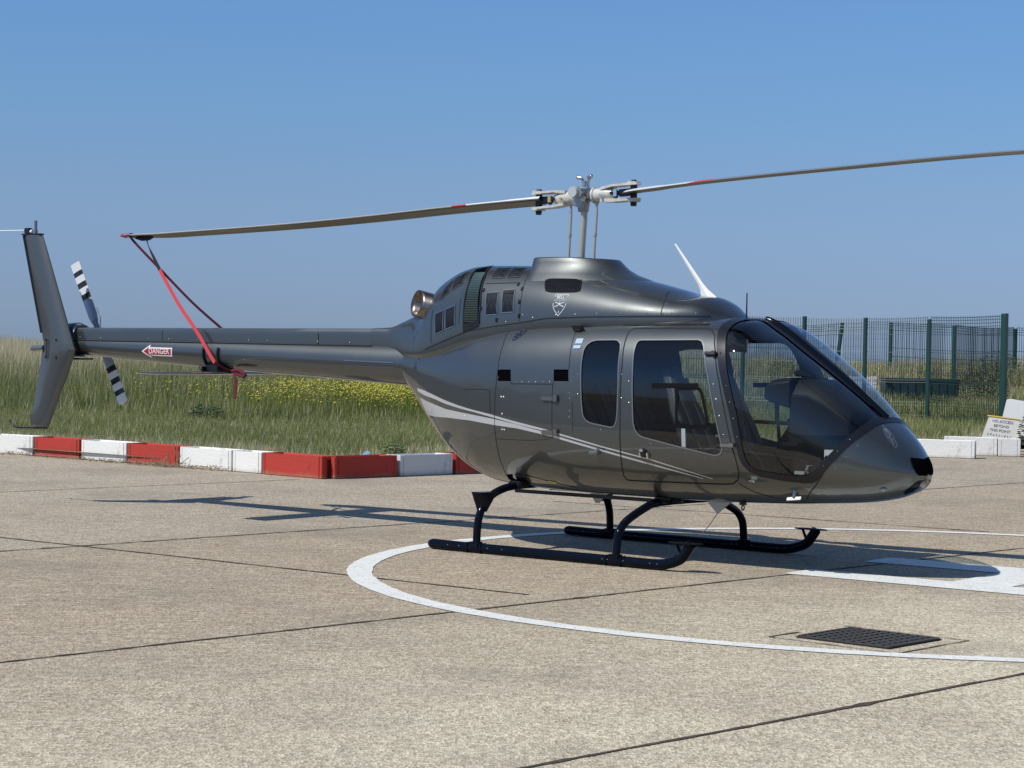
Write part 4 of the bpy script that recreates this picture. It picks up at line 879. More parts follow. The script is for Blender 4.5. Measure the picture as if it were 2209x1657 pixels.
# danger arrow
AR = [(-5.320, 1.594), (-5.190, 1.662), (-5.200, 1.636), (-4.872, 1.634), (-4.878, 1.549), (-5.200, 1.553), (-5.185, 1.525)]
bmv = patch(BOOM, AR, .0015, -1, .02); AW = obj("danger_arrow", bmv, WHITE, BO, 60)
AI = [(-5.292, 1.594), (-5.208, 1.638), (-5.216, 1.624), (-4.886, 1.622), (-4.892, 1.561), (-5.216, 1.565), (-5.202, 1.549)]
obj("red_field", patch(BOOM, AI, .0025, -1, .02), DECALRED, AW, 60)
p, n, ex, ez = basis(BOOM, -5.06, 1.596); mt = Matrix((ex, ez, n)).transposed().to_4x4(); mt.translation = p + n * .006; text_mesh("lettering", "DANGER", .074, WHITE, AW, mt, .0004, .0004)

# ---- cowling
CW = tube_hull("engine_cowling", COWL, [-2.3 + 3.92 * i / 110 for i in range(111)], PAINT, 72)
def cseam(q, wd=.007): b = B(); ribbon(b, COWL, q, wd, .0015, -1); ribbon(b, COWL, q, wd, .0015, 1); return b
b = B()
for q in ([(-.286, 1.925), (-.304, 2.134), (-.335, 2.274), (-.364, 2.37)], [(1.106, 1.975), (1.095, 2.063), (1.061, 2.131), (1.0, 2.185)], [(-.768, 2.248), (-.399, 2.254)], [(-1.37, 1.726), (-1.395, 1.933), (-1.41, 2.023)], [(-1.0, 1.90), (-1.02, 2.12)]):
    for s in (-1, 1): ribbon(b, COWL, q, .007, .0015, s)
obj("panel_seam", b, SEAM, CW, 60)
base = [(-1.46, 1.672), (-1.2, 1.748), (-.887, 1.838), (-.60, 1.878), (-.292, 1.912), (0, 1.952), (.4, 1.966), (1.1, 1.978), (1.45, 1.982)]
b = B(); [ribbon(b, COWL, base, .010, .003, s) for s in (-1, 1)]; obj("base_gap", b, SEAM, CW, 60)
b = B(); studs(b, COWL, along([(x, z + .025) for x, z in base[2:]], .22), .007, .002); studs(b, COWL, [(1.12, 2.0), (1.11, 2.08), (-.26, 1.98), (-.28, 2.1), (-.32, 2.24)], .007, .002); absorb(CW, b, RIVET)
# louvred band
LV = [(-.930, 1.835), (-.952, 2.055), (-.975, 2.24), (-1.03, 2.375), (-.90, 2.405), (-.815, 2.30), (-.760, 2.095), (-.748, 1.885)]
for s in (-1, 1):
    LB_ = obj("louvre_band", patch(COWL, LV, .003, s, .03), VOID, CW, 60)
    b = B(); ribbon(b, COWL, LV, .014, .007, s, True)
    obj("louvre_edge", b, BLACK, LB_, 60)
    b = B()
    for k in range(29):
        z = 1.915 + k * .0150; tt = (z - 1.84) / .54; xl = -.940 - .012 - (max(0, tt - .4) ** 1.6) * .14; xr = -.752 - (tt ** 1.7) * .11
        for i in range(4):
            xa = xl + .012 + (xr - xl - .02) * i / 4; xb = xl + .012 + (xr - xl - .02) * (i + 1) / 4
            q = [surfpt(COWL, xa, z, .003, s), surfpt(COWL, xb, z, .003, s), surfpt(COWL, xb, z + .009, .008, s), surfpt(COWL, xa, z + .009, .008, s)]; b.add(q, [(0, 1, 2, 3)])
    obj("louvre_slats", b, LOUV, LB_, None)
    b = B(); patch(COWL, [(-.935, 1.84), (-.940, 1.90), (-.755, 1.925), (-.748, 1.885)], .008, s, .03, b); obj("band_foot", b, mat("dark_bronze", (.03, .028, .028), .3, .6) if s < 0 else bpy.data.materials["dark_bronze"], LB_, 60)
# mesh screens
SCR = [[(-.712, 2.167), (-.580, 2.175), (-.543, 1.982), (-.680, 1.974)], [(-.530, 2.190), (-.400, 2.197), (-.362, 2.003), (-.497, 1.995)], [(-1.350, 1.985), (-1.234, 2.018), (-1.204, 1.838), (-1.316, 1.806)], [(-1.205, 2.026), (-1.083, 2.060), (-1.053, 1.884), (-1.176, 1.848)],
       [(-.735, 2.297), (-.775, 2.388), (-.640, 2.391), (-.598, 2.297)], [(-.565, 2.300), (-.605, 2.390), (-.475, 2.389), (-.430, 2.303)], [(-1.195, 2.190), (-1.215, 2.300), (-1.105, 2.362), (-1.075, 2.245)], [(-1.335, 2.105), (-1.322, 2.215), (-1.245, 2.283), (-1.228, 2.172)]]
WIRE = mat("screen_wire", (.022, .026, .034), .5, .3)
for s in (-1, 1):
    for k, q in enumerate(SCR):
        o = obj("mesh_screen", patch(COWL, q, .003, s, .03), MESHM, CW, 60)
        b = B(); ribbon(b, COWL, q, .008, .0045, s, True); obj("screen_frame", b, RIVET if k in (0, 1, 2, 3) else FIN, o, 60)
        b = B(); A, B_, C_, D_2 = [Vector(v) for v in q]
        for j in range(1, 12):
            for (u0, u1) in (((j / 12, 0), (max(0, j / 12 - .5), 1)), ((j / 12 + .0, 0), (min(1, j / 12 + .5), 1))):
                pa = (A + (B_ - A) * u0[0]) * (1 - u0[1]) + (D_2 + (C_ - D_2) * u0[0]) * u0[1]; pb = (A + (B_ - A) * u1[0]) * (1 - u1[1]) + (D_2 + (C_ - D_2) * u1[0]) * u1[1]
                ribbon(b, COWL, [tuple(pa), tuple(pb)], .0032, .0042, s, step=.06)
        obj("screen_wires", b, WIRE, o, None)
    for x, z in ((-.76, 2.19), (-.745, 2.03), (-.325, 2.20), (-.315, 2.09), (-.30, 1.97), (-.55, 1.935), (-.39, 2.24)):
        knob("cowl_latch", COWL, x, z, [(0, .004, 0, .022, .008, .034)], BLACK, CW, s, .003)

# ---- mast fairing (stacked rounded sections)
FA = [(2.05, -.40, 1.00, .42), (2.10, -.41, .96, .415), (2.16, -.415, .92, .425), (2.22, -.42, .84, .415), (2.28, -.418, .68, .385), (2.33, -.414, .53, .343), (2.38, -.411, .435, .310), (2.43, -.409, .375, .290), (2.465, -.405, .34, .280), (2.475, -.39, .32, .270)]
b = B(); n = 64; rings = []
for z, x0, x1, hw_ in FA:
    xc = (x0 + .28); ring = []
    for k in range(n):
        a = 2 * math.pi * k / n; c, s = math.cos(a), math.sin(a)
        if c >= 0: x = xc + (x1 - xc) * abs(c) ** (2 / 2.1); y = hw_ * math.copysign(abs(s) ** (2 / 2.1), s)
        else: x = xc - (xc - x0) * abs(c) ** (2 / 5.0); y = hw_ * math.copysign(abs(s) ** (2 / 3.4), s)
        tilt = -.045 * max(0, (z - 2.3) / .17) * max(0, (x - .0)) if z > 2.3 else 0
        ring.append((x, y, z + tilt))
    rings.append(ring)
b.add([v for r_ in rings for v in r_], [(i * n + k, i * n + (k + 1) % n, (i + 1) * n + (k + 1) % n, (i + 1) * n + k) for i in range(len(rings) - 1) for k in range(n)] + [tuple((len(rings) - 1) * n + k for k in range(n))])
FAIR = obj("mast_fairing", b, PAINT, HELI, 50)
# intake window on each side of the fairing
def fair_y(x, z):
    for i in range(len(FA) - 1):
        if FA[i][0] <= z <= FA[i + 1][0]:
            t_ = (z - FA[i][0]) / (FA[i + 1][0] - FA[i][0]); x0, x1, hw_ = [FA[i][k] * (1 - t_) + FA[i + 1][k] * t_ for k in (1, 2, 3)]; xc = x0 + .28
            q = min(1, abs(x - xc) / ((x1 - xc) if x > xc else (xc - x0))); e = 2.1 if x > xc else 4.0; return hw_ * (1 - q ** e) ** (1 / e)
    return .4
for s in (-1, 1):
    pts = []
    cx_, cz_, wx, wz = .085, 2.232, .175, .056
    for k in range(40):
        a = 2 * math.pi * k / 40; c, sn = math.cos(a), math.sin(a); pts.append((cx_ + wx * math.copysign(abs(c) ** .4, c), cz_ + wz * math.copysign(abs(sn) ** .4, sn)))
    def fp(x, z, o): x += (cz_ - z) * .65; y = max(fair_y(x, z), COWL.hw(x, z)); return (x, s * (y + o), z)
    b = B(); inner = [(cx_ + (x - cx_) * .5, cz_ + (z - cz_) * .5) for x, z in pts]
    b.add([fp(x, z, .006) for x, z in pts] + [fp(x, z, .006) for x, z in inner] + [fp(cx_, cz_, .006)], [(k, (k + 1) % 40, 40 + (k + 1) % 40, 40 + k) for k in range(40)] + [(40 + k, 40 + (k + 1) % 40, 80) for k in range(40)])
    IN = obj("intake_screen", b, MESHM, FAIR, 60)
    b = B(); b.tube([fp(x, z, .006) for x, z in pts] + [fp(*pts[0], .006)], .006, 6, cap=False); obj("intake_rim", b, BLACK, IN)
    b = B()
    for k in range(1, 22): x = cx_ - wx + 2 * wx * k / 22; b.tube([fp(x - .02, cz_ - wz * .95, .008), fp(x + .02, cz_ + wz * .95, .008)], .0016, 3, cap=False); b.tube([fp(x + .02, cz_ - wz * .95, .008), fp(x - .02, cz_ + wz * .95, .008)], .0016, 3, cap=False)
    obj("screen_wires", b, WIRE, IN, None)

# ---- exhaust: a round pipe leaving the cowl aft and to starboard, its mouth cut on a slant
ax = Vector((-.90, -.35, .25)).normalized(); Ncut = Vector((-.50, -.84, .20)).normalized(); cm = Vector((-1.70, -.20, 2.085)); c0 = cm - ax * .37; n = 44; r = .115
e1 = ax.cross(Vector((0, 0, 1))).normalized(); e2 = e1.cross(ax)
b = B(); vs = []; rows_ = 10
for i in range(rows_ + 1):
    for k in range(n):
        a = 2 * math.pi * k / n; o_ = (e1 * math.cos(a) + e2 * math.sin(a)) * r; Lk = .36 - o_.dot(Ncut) / ax.dot(Ncut); vs.append(c0 + o_ + ax * (Lk * i / rows_))
b.add(vs, [(i * n + k, i * n + (k + 1) % n, (i + 1) * n + (k + 1) % n, (i + 1) * n + k) for i in range(rows_) for k in range(n)])
EX = obj("exhaust_pipe", b, EXH, HELI, 60); md = EX.modifiers.new("wall", 'SOLIDIFY'); md.thickness = .007; md.offset = 1
b = B(); b.tube([c0 + ax * .02, c0 + ax * .03], r * .97, 24); obj("exhaust_bore", b, VOID, EX)
# ---- mast, hub, rotor blades
TA = .0273; ED = Vector((math.cos(TA), math.sin(TA), 0)); EY = Vector((-math.sin(TA), math.cos(TA), 0))
b = B(); b.tube([(-.036, 0, 2.30), (-.033, 0, 2.475), (-.006, 0, 2.95)], .029, 20); obj("rotor_mast", b, MASTM, HELI)
b = B(); b.tube([(-.036, 0, 2.455), (-.035, 0, 2.482)], [.055, .045], 20); obj("mast_seal", b, BLACK, HELI)
for x0, x1 in ((-.165, -.150), (.098, .118)):
    b = B(); b.tube([(x0, 0, 2.40), (x0, 0, 2.52), (x1, 0, 2.86), (x1, 0, 2.93)], [.014, .0125, .0125, .009], 12); b.ball((x1, 0, 2.94), .020, 6); b.tube([(x0 * .7 + x1 * .3, 0, 2.66), (x0 * .68 + x1 * .32, 0, 2.69)], .018, 10)
    obj("pitch_link", b, MASTM, HELI)
ZR = pchip([-5.7, -5.16, -4.72, -3.27, -2.37, -1.5, -.5, 0, .5, 1.17, 2.35, 3.92, 5.7], [2.745, 2.748, 2.762, 2.818, 2.868, 2.925, 2.980, 3.0, 3.030, 3.085, 3.155, 3.228, 3.255])
def hp(r, y, z):
    """hub frame: r along the blades, y across, z above the tilted hub plane"""
    return ED * r + EY * y + Vector((0, 0, 3.0 + .055 * r + z))
HUB = empty("rotor_head", (0, 0, 0)); HUB.parent = HELI
b = B()
b.tube([hp(-.02, 0, -.13), hp(-.02, 0, -.05), hp(-.01, 0, .06)], [.045, .055, .05], 20)
b.box(hp(0, 0, -.0), (.20, .15, .085), None, .02); b.box(hp(-.02, -.07, -.03), (.12, .03, .13), Matrix.Rotation(.3, 3, 'Y'), .008)
b.tube([hp(0, -.14, .025), hp(0, .14, .025)], .050, 20)
obj("yoke", b, mat("hub_grey", (.34, .36, .36), .3, .6, var=.3, vscale=30), HUB)
b = B(); b.tube([hp(-.028, -.165, .03), hp(-.028, -.13, .03)], [.044, .05], 24); b.box(hp(.03, -.09, -.02), (.05, .04, .05), Matrix.Rotation(.6, 3, 'Y'), .006); obj("trunnion_cap", b, mat("cap_grey", (.55, .56, .55), .35, .3), HUB)
b = B()
for s in (-1, 1):
    b.tube([hp(.012 * s, 0, .05), hp(.018 * s, 0, .12), hp(.040 * s, 0, .152)], [.026, .016, .010], 10); b.tube([hp(.030 * s, -.02, .158), hp(.062 * s, -.02, .162)], [.013, .017], 12); b.ball(hp(.066 * s, -.02, .163), .018, 8)
b.box(hp(0, 0, .105), (.03, .05, .07), None, .006)
obj("flap_stop_arms", b, STEEL, HUB)
for s in (-1, 1):
    b = B(); b.tube([hp(.07 * s, 0, .0), hp(.10 * s, 0, 0), hp(.24 * s, 0, -.0), hp(.31 * s, 0, -.0)], [.052, .060, .056, .038], 24); b.tube([hp(.085 * s, 0, 0), hp(.105 * s, 0, 0)], .068, 24)
    for q in (-1, 1):
        pts = [(.18, .048), (.30, .058), (.44, .056), (.50, .050), (.535, .036), (.55, 0)]; pl = [(p_[0], p_[1]) for p_ in pts] + [(p_[0], -p_[1]) for p_ in pts[::-1][1:]]
        n = len(pl); zt0, zt1 = q * .056, q * .074
        vs = [hp(s * x, y * 1.1, (zt0 if x > .25 else q * .035)) for x, y in pl] + [hp(s * x, y * 1.1, (zt1 if x > .25 else q * .062)) for x, y in pl]
        b.add(vs, [tuple(range(n)), tuple(range(2 * n - 1, n - 1, -1))] + [(i, (i + 1) % n, (i + 1) % n + n, i + n) for i in range(n)])
        b.tube([hp(s * .485, 0, q * .073), hp(s * .485, 0, q * .084)], .058, 20)
    obj("blade_grip", b, HUBW, HUB, 35)
    b = B(); b.tube([hp(s * .485, 0, -.120), hp(s * .485, 0, -.085), hp(s * .485, 0, .082), hp(s * .485, 0, .102)], [.024, .030, .030, .018], 8); obj("grip_bolt", b, BLACK, HUB, 30)
    b = B(); b.box(hp(s * .41, 0, 0), (.14, .07, .060), Matrix.Rotation(-.055, 3, 'Y'), .012); b.box(hp(s * .335, -.045, -.01), (.03, .02, .075), None, .004); b.tube([hp(s * .30, -.04, 0), hp(s * .30, -.065, 0)], .016, 8); obj("blade_root_fitting", b, BLACK, HUB, 30)
    b = B(); b.box(hp(s * .335, -.058, 0), (.035, .012, .06), None, .004); b.tube([hp(s * .20, -.072, -.01), hp(s * .20, -.09, -.01)], .012, 8); obj("damper_link", b, CHROME if s > 0 else mat("tan_fitting", (.38, .30, .16), .5), HUB, 30)
def airfoil(t=.12, n=11):
    up_, lo = [], []
    for i in range(n):
        x = (1 - math.cos(math.pi * i / (n - 1))) / 2; y = 5 * t * (.2969 * math.sqrt(x) - .126 * x - .3516 * x * x + .2843 * x ** 3 - .1015 * x ** 4); up_.append((x, y)); lo.append((x, -y * .75))
    return up_[::-1] + lo[1:-1]        # trailing edge, over the top to the nose, back underneath
AF = airfoil(); NA = len(AF)
def rotor_blade(s, rw0, rw1):
    """s = +1 forward blade, -1 rear blade; upper side white out to rw0, red to rw1"""
    b = B(); rs = sorted(set([.43, .50, .56, .64, .74] + [.74 + (5.28 - .74) * i / 46 for i in range(47)] + [rw0, rw1, 5.36, 5.44, 5.52, 5.58, 5.62, 5.65])); vs = []
    for r_ in rs:
        c_ = .33 * (min(1, (r_ - .30) / .30) ** .8) if r_ < .64 else .33; th = 1.0 if r_ > .8 else 1.25
        if r_ > 5.28: q = (r_ - 5.28) / .37; c_ = .33 * (1 - .72 * q ** 1.3)
        pit = R(6.2 - 3.2 * r_ / 5.6); le = .25 * .33; z0 = ZR(s * r_)
        for x, y in AF:
            u = (le if r_ < 5.28 else le) - x * c_ - (0 if r_ < 5.28 else .10 * ((r_ - 5.28) / .37) ** 1.5); v = y * .33 * th * (1 if r_ < 5.28 else 1 - .7 * (r_ - 5.28) / .37)
            uu = u * math.cos(pit) - v * math.sin(pit); vv = u * math.sin(pit) + v * math.cos(pit)
            vs.append(ED * (s * r_) + EY * (s * uu) + Vector((0, 0, z0 + vv)))
    fs = []; ms = []
    for i in range(len(rs) - 1):
        for k in range(NA):
            fs.append((i * NA + k, i * NA + (k + 1) % NA, (i + 1) * NA + (k + 1) % NA, (i + 1) * NA + k)); rm = (rs[i] + rs[i + 1]) / 2
            if k < 7: m_ = 0 if rm < rw0 else (1 if rm < rw1 else 3)
            elif k < 11: m_ = 0 if rm < rw0 else (1 if rm < rw1 else 4)
            elif k < 10: m_ = 4
            else: m_ = 2
            if rm > 5.40: m_ = 5
            ms.append(m_)
    fs.append(tuple(range(NA))); ms.append(5); fs.append(tuple((len(rs) - 1) * NA + k for k in range(NA))[::-1]); ms.append(5)
    b.v = [tuple(v) for v in vs]; b.f = fs; b.m = ms
    return obj("rotor_blade", b, [WHITE, REDP, OLIVE, bpy.data.materials.get("blade_upper") or mat("blade_upper", (.20, .20, .185), .4, coat=.2), bpy.data.materials.get("le_strip") or mat("le_strip", (.50, .50, .46), .3, .3), BLACK], HELI, 35)
B1 = rotor_blade(1, 1.15, 1.36); B2 = rotor_blade(-1, 1.22, 1.38)

# ---- tail fin, housing, tail rotor
YF = -.18
b = B(); NF = 14
FS = [(2.775, -7.067, -6.772, .030), (2.60, -7.01, -6.692, .040), (2.2, -6.885, -6.515, .052), (1.80, -6.760, -6.338, .062), (1.66, -6.72, -6.275, .066), (1.595, -6.735, -6.245, .068), (1.50, -6.752, -6.275, .066), (1.25, -6.805, -6.40, .058), (1.0, -6.865, -6.53, .050), (.86, -6.925, -6.60, .044), (.80, -6.905, -6.632, .040), (.783, -6.88, -6.645, .034)]
prof = [(0, .12), (.04, .35), (.12, .70), (.28, 1.0), (.55, 1.0), (.80, .62), (1.0, .18)]      # 0 leading, 1 trailing; the widest part is a flat panel
for z, xt, xl, th in FS:
    c_ = xl - xt; b.v += [(xl - x * c_, YF - y * th, z) for x, y in prof] + [(xl - x * c_, YF + y * th, z) for x, y in prof[::-1]]
for i in range(len(FS) - 1):
    for k in range(NF): b.f.append((i * NF + k, i * NF + (k + 1) % NF, (i + 1) * NF + (k + 1) % NF, (i + 1) * NF + k))
b.f.append(tuple(range(NF))); b.f.append(tuple((len(FS) - 1) * NF + k for k in range(NF))[::-1]); b.m = [0] * len(b.f)
FN = obj("tail_fin", b, FIN, HELI, 22)
b = B()
for yy in (-.014, .014): b.tube([(-7.062, YF + yy, 2.772), (-6.758, YF + yy, 1.76)], .013, 4)
obj("trailing_wedge", b, BLACK, FN, 20)
b = B(); 
for x, z in ((-6.62, 1.69), (-6.46, 1.69), (-6.62, 1.51), (-6.46, 1.51)): b.cyl((x, YF - .060, z), (x, YF - .073, z), .012, n=10)
obj("bolts", b, BLACK, FN)
b = B(); b.box((-6.62, YF - .066, 1.60), (.028, .010, .20), None, .004); b.box((-6.46, YF - .066, 1.51), (.014, .008, .05)); obj("hinge_plate", b, FIN, FN, 30)
b = B(); b.tube([(-6.70, YF - .03, 1.605), (-6.84, YF - .03, 1.595), (-6.87, YF - .03, 1.593)], [.026, .032, .028], 14); obj("position_light", b, RIVET, FN)
b = B(); b.box((-6.93, YF, 2.783), (.30, .062, .014), None, .004); obj("fin_cap", b, BLACK, FN, 30)
b = B(); b.tube([(-6.885, YF, 2.79), (-6.885, YF, 2.83)], .022, 14); b.tube([(-6.885, YF, 2.83), (-6.885, YF, 2.925)], .016, 14); obj("beacon", b, mat("beacon_grey", (.20, .22, .23), .3, .4), FN)
b = B(); b.box((-7.0, YF, 2.82), (.09, .05, .06), None, .008); obj("antenna_base", b, BLACK, FN, 30)
b = B(); b.tube([(-6.93, YF, 2.812), (-6.96, YF, 2.812)], .02, 10); b.tube([(-7.04, YF, 2.826), (-7.85, YF - .02, 2.83)], .006, 8); obj("whip_antenna", b, WHITE, FN)
b = B(); b.tube(smooth_path([(-6.66, YF, .775), (-6.95, YF, .768), (-7.12, YF, .765), (-7.20, YF, .785), (-7.26, YF, .835)]), .010, 10); obj("tail_guard", b, BLACK, FN)
b = B(); b.tube([(-6.60, -.02, 1.70), (-6.52, -.02, 1.70), (-6.40, 0, 1.70), (-6.33, 0, 1.70)], [.13, .165, .175, .15], 24); b.box((-6.46, -.02, 1.62), (.22, .24, .20), None, .03); b.box((-6.40, -.02, 1.50), (.30, .20, .020), None, .006); b.cyl((-6.465, 0, 1.775), (-6.465, .33, 1.775), .035)
b.box((-6.50, -.12, 1.60), (.16, .12, .16), None, .01)
obj("tail_gearbox", b, DKTEAL, BO, 35)
TRO = empty("tail_rotor", (0, 0, 0)); TRO.parent = HELI
dirv = Vector((-.385, 0, .715)).normalized(); chv = Vector((dirv.z, 0, -dirv.x))
chd = (chv * math.cos(.22) + Vector((0, 1, 0)) * math.sin(.22))
TC = Vector((-6.465, .33, 1.775))
TRW = mat("tail_rotor_white", (.72, .74, .74), .4, coat=.3); TRB = mat("tail_rotor_black", (.012, .013, .02), .4, coat=.3); TRG = mat("tail_rotor_root", (.40, .46, .54), .35, .3, coat=.3)
for s in (-1, 1):
    ls = [.825, .727, .672, .597, .535, .461, .398, .20, .13, .10]; wd = [.058, .058, .058, .058, .058, .058, .058, .058, .045, .03]; b = B(); vs = []
    nrm_ = dirv.cross(chd).normalized()
    sec = [(1, 0), (.5, .10), (-.4, .10), (-1, .01), (-1, -.01), (-.4, -.08), (.5, -.09)]
    for l_, w__ in zip(ls, wd):
        for u, v in sec: vs.append(TC + dirv * (s * l_) + chd * (u * w__) + nrm_ * (v * w__ * 1.1))
    b.v = [tuple(v) for v in vs]
    mi = [0, 1, 0, 1, 0, 1, 2, 2, 2]
    for i in range(9):
        for k in range(7): b.f.append((i * 7 + k, i * 7 + (k + 1) % 7, (i + 1) * 7 + (k + 1) % 7, (i + 1) * 7 + k)); b.m.append(mi[i])
    b.f.append(tuple(range(7))); b.m.append(0)
    obj("tail_blade", b, [TRW, TRB, TRG], TRO, 40)
b = B(); b.tube([TC - dirv * .14, TC + dirv * .14], .030, 12); b.ball(TC, .05, 8, (1, 1.2, 1)); obj("tail_hub", b, RIVET, TRO)
b = B(); b.tube([TC + dirv * .16 + chd * .06 + Vector((0, .03, 0)), TC + dirv * .26 + chd * .065 + Vector((0, .02, 0))], .010, 8); b.tube([TC + Vector((0, .05, 0)) - chd * .03, TC + dirv * .16 + chd * .06 + Vector((0, .03, 0))], .008, 8); obj("pitch_horn", b, WHITE, TRO)

# ---- stabiliser with its clamps
b = B(); SY = [-1.06, -1.03, -.96, -.5, 0, .5, .96, 1.03, 1.06]; sf = [.25, .75, 1, 1, 1, 1, 1, .75, .25]; AF2 = airfoil(.11, 9); NA2 = len(AF2)
for y, q in zip(SY, sf):
    for x, z in AF2: c_ = .36 * (.6 + .4 * q); b.v.append((-4.13 - .02 * (1 - q) - x * c_, y, 1.402 + z * .36 * q * (-1)))
for i in range(len(SY) - 1):
    for k in range(NA2): b.f.append((i * NA2 + k, i * NA2 + (k + 1) % NA2, (i + 1) * NA2 + (k + 1) % NA2, (i + 1) * NA2 + k))
b.f.append(tuple(range(NA2))); b.f.append(tuple((len(SY) - 1) * NA2 + k for k in range(NA2))); b.m = [0] * len(b.f)
ST = obj("stabiliser", b, FIN, BO, 40)
b = B(); b.box((-4.505, -.45, 1.385), (.012, .80, .026)); b.box((-4.505, .45, 1.385), (.012, .80, .026)); obj("gurney_strip", b, RIVET, ST, None)
for x in (-4.42, -4.22):
    b = B(); t_, bt, w_, zm, *_ = BOOM.par(x); pts = [(x, (w_ + .012) * math.cos(a), zm + (w_ + .012) * math.sin(a)) for a in [math.pi * (1.12 + .0) - 0 + i * math.pi * 1.24 / 20 - math.pi * .24 for i in range(21)]]
    pts = [(x, (w_ + .010) * math.cos(a), zm + (w_ + .010) * math.sin(a)) for a in [R(158) + R(224) * i / 24 for i in range(25)]]; b.tube(pts, .013, 8)
    for s in (-1, 1): b.box((x, s * .12, 1.432), (.03, .10, .06), None, .006)
    obj("clamp_band", b, BLACK, ST)
b = B(); b.box((-4.32, -.06, 1.445), (.20, .13, .07), None, .01); b.box((-4.32, .06, 1.445), (.20, .13, .07), None, .01); b.tube([(-4.56, -.03 + .03 * math.cos(a), 1.45 + .03 * math.sin(a)) for a in [k * .52 for k in range(13)]], .005, 6); obj("saddle", b, BLACK, ST, 30)

# ---- skid gear
GEAR = empty("skid_gear", (0, 0, 0)); GEAR.parent = HELI
for s in (-1, 1):
    Y = .97 * s; r = .042
    b = B(); pts = smooth_path([(-.80, Y, r + .004), (-.4, Y, r), (.4, Y, r), (1.2, Y, r), (1.45, Y, r + .002), (1.56, Y, r + .022), (1.66, Y, .105), (1.725, Y, .185), (1.75, Y, .222)], 5)
    b.tube(pts, r, 16); b.ball((-.80, Y, r + .004), r, 8, (1.5, 1, 1)); obj("skid_tube", b, GBLACK, GEAR)
    b = B(); b.tube([(1.655, Y, .222), (1.655, Y, .230)], .001, 4)
    vs = [(1.70 + .155 * math.cos(a), Y + .062 * math.sin(a), .222) for a in [k * math.pi / 12 for k in range(24)]] + [(1.70 + .155 * math.cos(a), Y + .062 * math.sin(a), .230) for a in [k * math.pi / 12 for k in range(24)]]
    b = B(); b.add(vs, [tuple(range(24)), tuple(range(47, 23, -1))] + [(k, (k + 1) % 24, (k + 1) % 24 + 24, k + 24) for k in range(24)]); b.tube([(1.62, Y, .222), (1.66, Y, .13)], .012, 8); obj("step_plate", b, MATTE, GEAR, 40)
    b = B(); 
    for x in (-.42, -.28, .98, 1.12): b.box((x, Y, r), (.03, r * 2.1, r * 2.1), None, .01)
    b.box((-.35, Y, r + .01), (.12, r * 2.05, r * 2.05), None, .015); b.box((1.05, Y, r + .01), (.12, r * 2.05, r * 2.05), None, .015); obj("saddle_clamp", b, GBLACK, GEAR, 40)
    b = B(); b.box((.3, Y, .003), (1.9, .05, .006)); obj("wear_shoe", b, BLACK, GEAR, None)
    b = B()
    for x in (-.62, -.5, -.2, -.05, .95, 1.0, 1.15, 1.40, 1.47): b.ball((x, Y - .040 * 1, .052), .006, 4); b.ball((x, Y + .040, .052), .006, 4)
    obj("bolts", b, RIVET, GEAR)
def cross(x, prof_, name):
    half = smooth_path([(x, y, z) for y, z in prof_], 6); pts = half + [Vector((v.x, -v.y, v.z)) for v in half[::-1]][1:]
    b = B(); n_ = len(pts); b.tube(pts, [.033] * n_, 16); return obj(name, b, GBLACK, GEAR)
cross(-.35, [(-.965, .07), (-.955, .24), (-.905, .36), (-.80, .455), (-.65, .51), (-.45, .535), (0, .54)], "cross_tube")
cross(1.05, [(-.965, .07), (-.945, .22), (-.90, .295), (-.80, .36), (-.55, .445), (-.40, .472), (0, .478)], "cross_tube")
b = B(); b.add([(-.35 - .075, -.97, .50), (-.35 + .05, -.86, .50), (-.35 + .06, -.82, .435), (-.35 - .02, -.93, .38), (-.35 - .09, -.98, .49), (-.35, -.85, .49)], [(0, 1, 2, 3)])
b = B(); b.prism([(-.985, .505), (-.72, .500), (-.80, .455), (-.90, .34), (-.93, .40)], -.40, -.30, 'x'); obj("step_bracket", b, GBLACK, GEAR, 20)
b = B(); b.prism([(.985, .505), (.72, .500), (.80, .455), (.90, .34), (.93, .40)], -.40, -.30, 'x'); obj("step_bracket", b, GBLACK, GEAR, 20)
b = B()
for s in (-1, 1):
    b.box((1.05, s * .32, .49), (.10, .12, .05), None, .01); b.box((-.35, s * .40, .545), (.14, .14, .06), None, .012)
b.box((.35, -.25, .478), (1.7, .02, .03)); b.box((.35, .25, .478), (1.7, .02, .03))
obj("gear_mount", b, BLACK, GEAR, 30)
# sculpted sill fairing low on each flank and the dark recess at the rear leg
for s in (-1, 1):
    b = B(); ribbon(b, POD, [(-.40, .60), (-.36, .625), (-.25, .628), (-.10, .61), (.10, .575), (.25, .55)], .012, .004, s); obj("sill_edge", b, RIVET, FUS, 60)
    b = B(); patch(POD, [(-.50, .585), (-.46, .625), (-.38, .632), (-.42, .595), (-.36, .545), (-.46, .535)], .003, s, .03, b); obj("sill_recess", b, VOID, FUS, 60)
# belly antennas, strobe, tie ring
b = B(); b.prism([(.10, .50), (.30, .50), (.20, .40), (.17, .40)], -.008, .008); obj("blade_antenna", b, mat("antenna_grey", (.45, .46, .45), .4), HELI, 30)
b = B(); b.prism([(1.40, .50), (1.62, .50), (1.50, .40)], -.20, -.185); obj("blade_antenna", b, bpy.data.materials["antenna_grey"], HELI, 30)
b = B(); b.tube([(1.50, -.19, .41), (1.42, -.19, .30), (1.34, -.19, .215), (1.20, -.19, .21)], .004, 6); obj("belly_wire", b, RIVET, HELI)
b = B(); b.tube([(1.80, -.30 + .02 * math.cos(a), .475 + .02 * math.sin(a)) for a in [k * .52 for k in range(13)]], .006, 6); b.box((1.80, -.30, .505), (.05, .03, .02)); obj("tie_ring", b, BLACK, HELI)
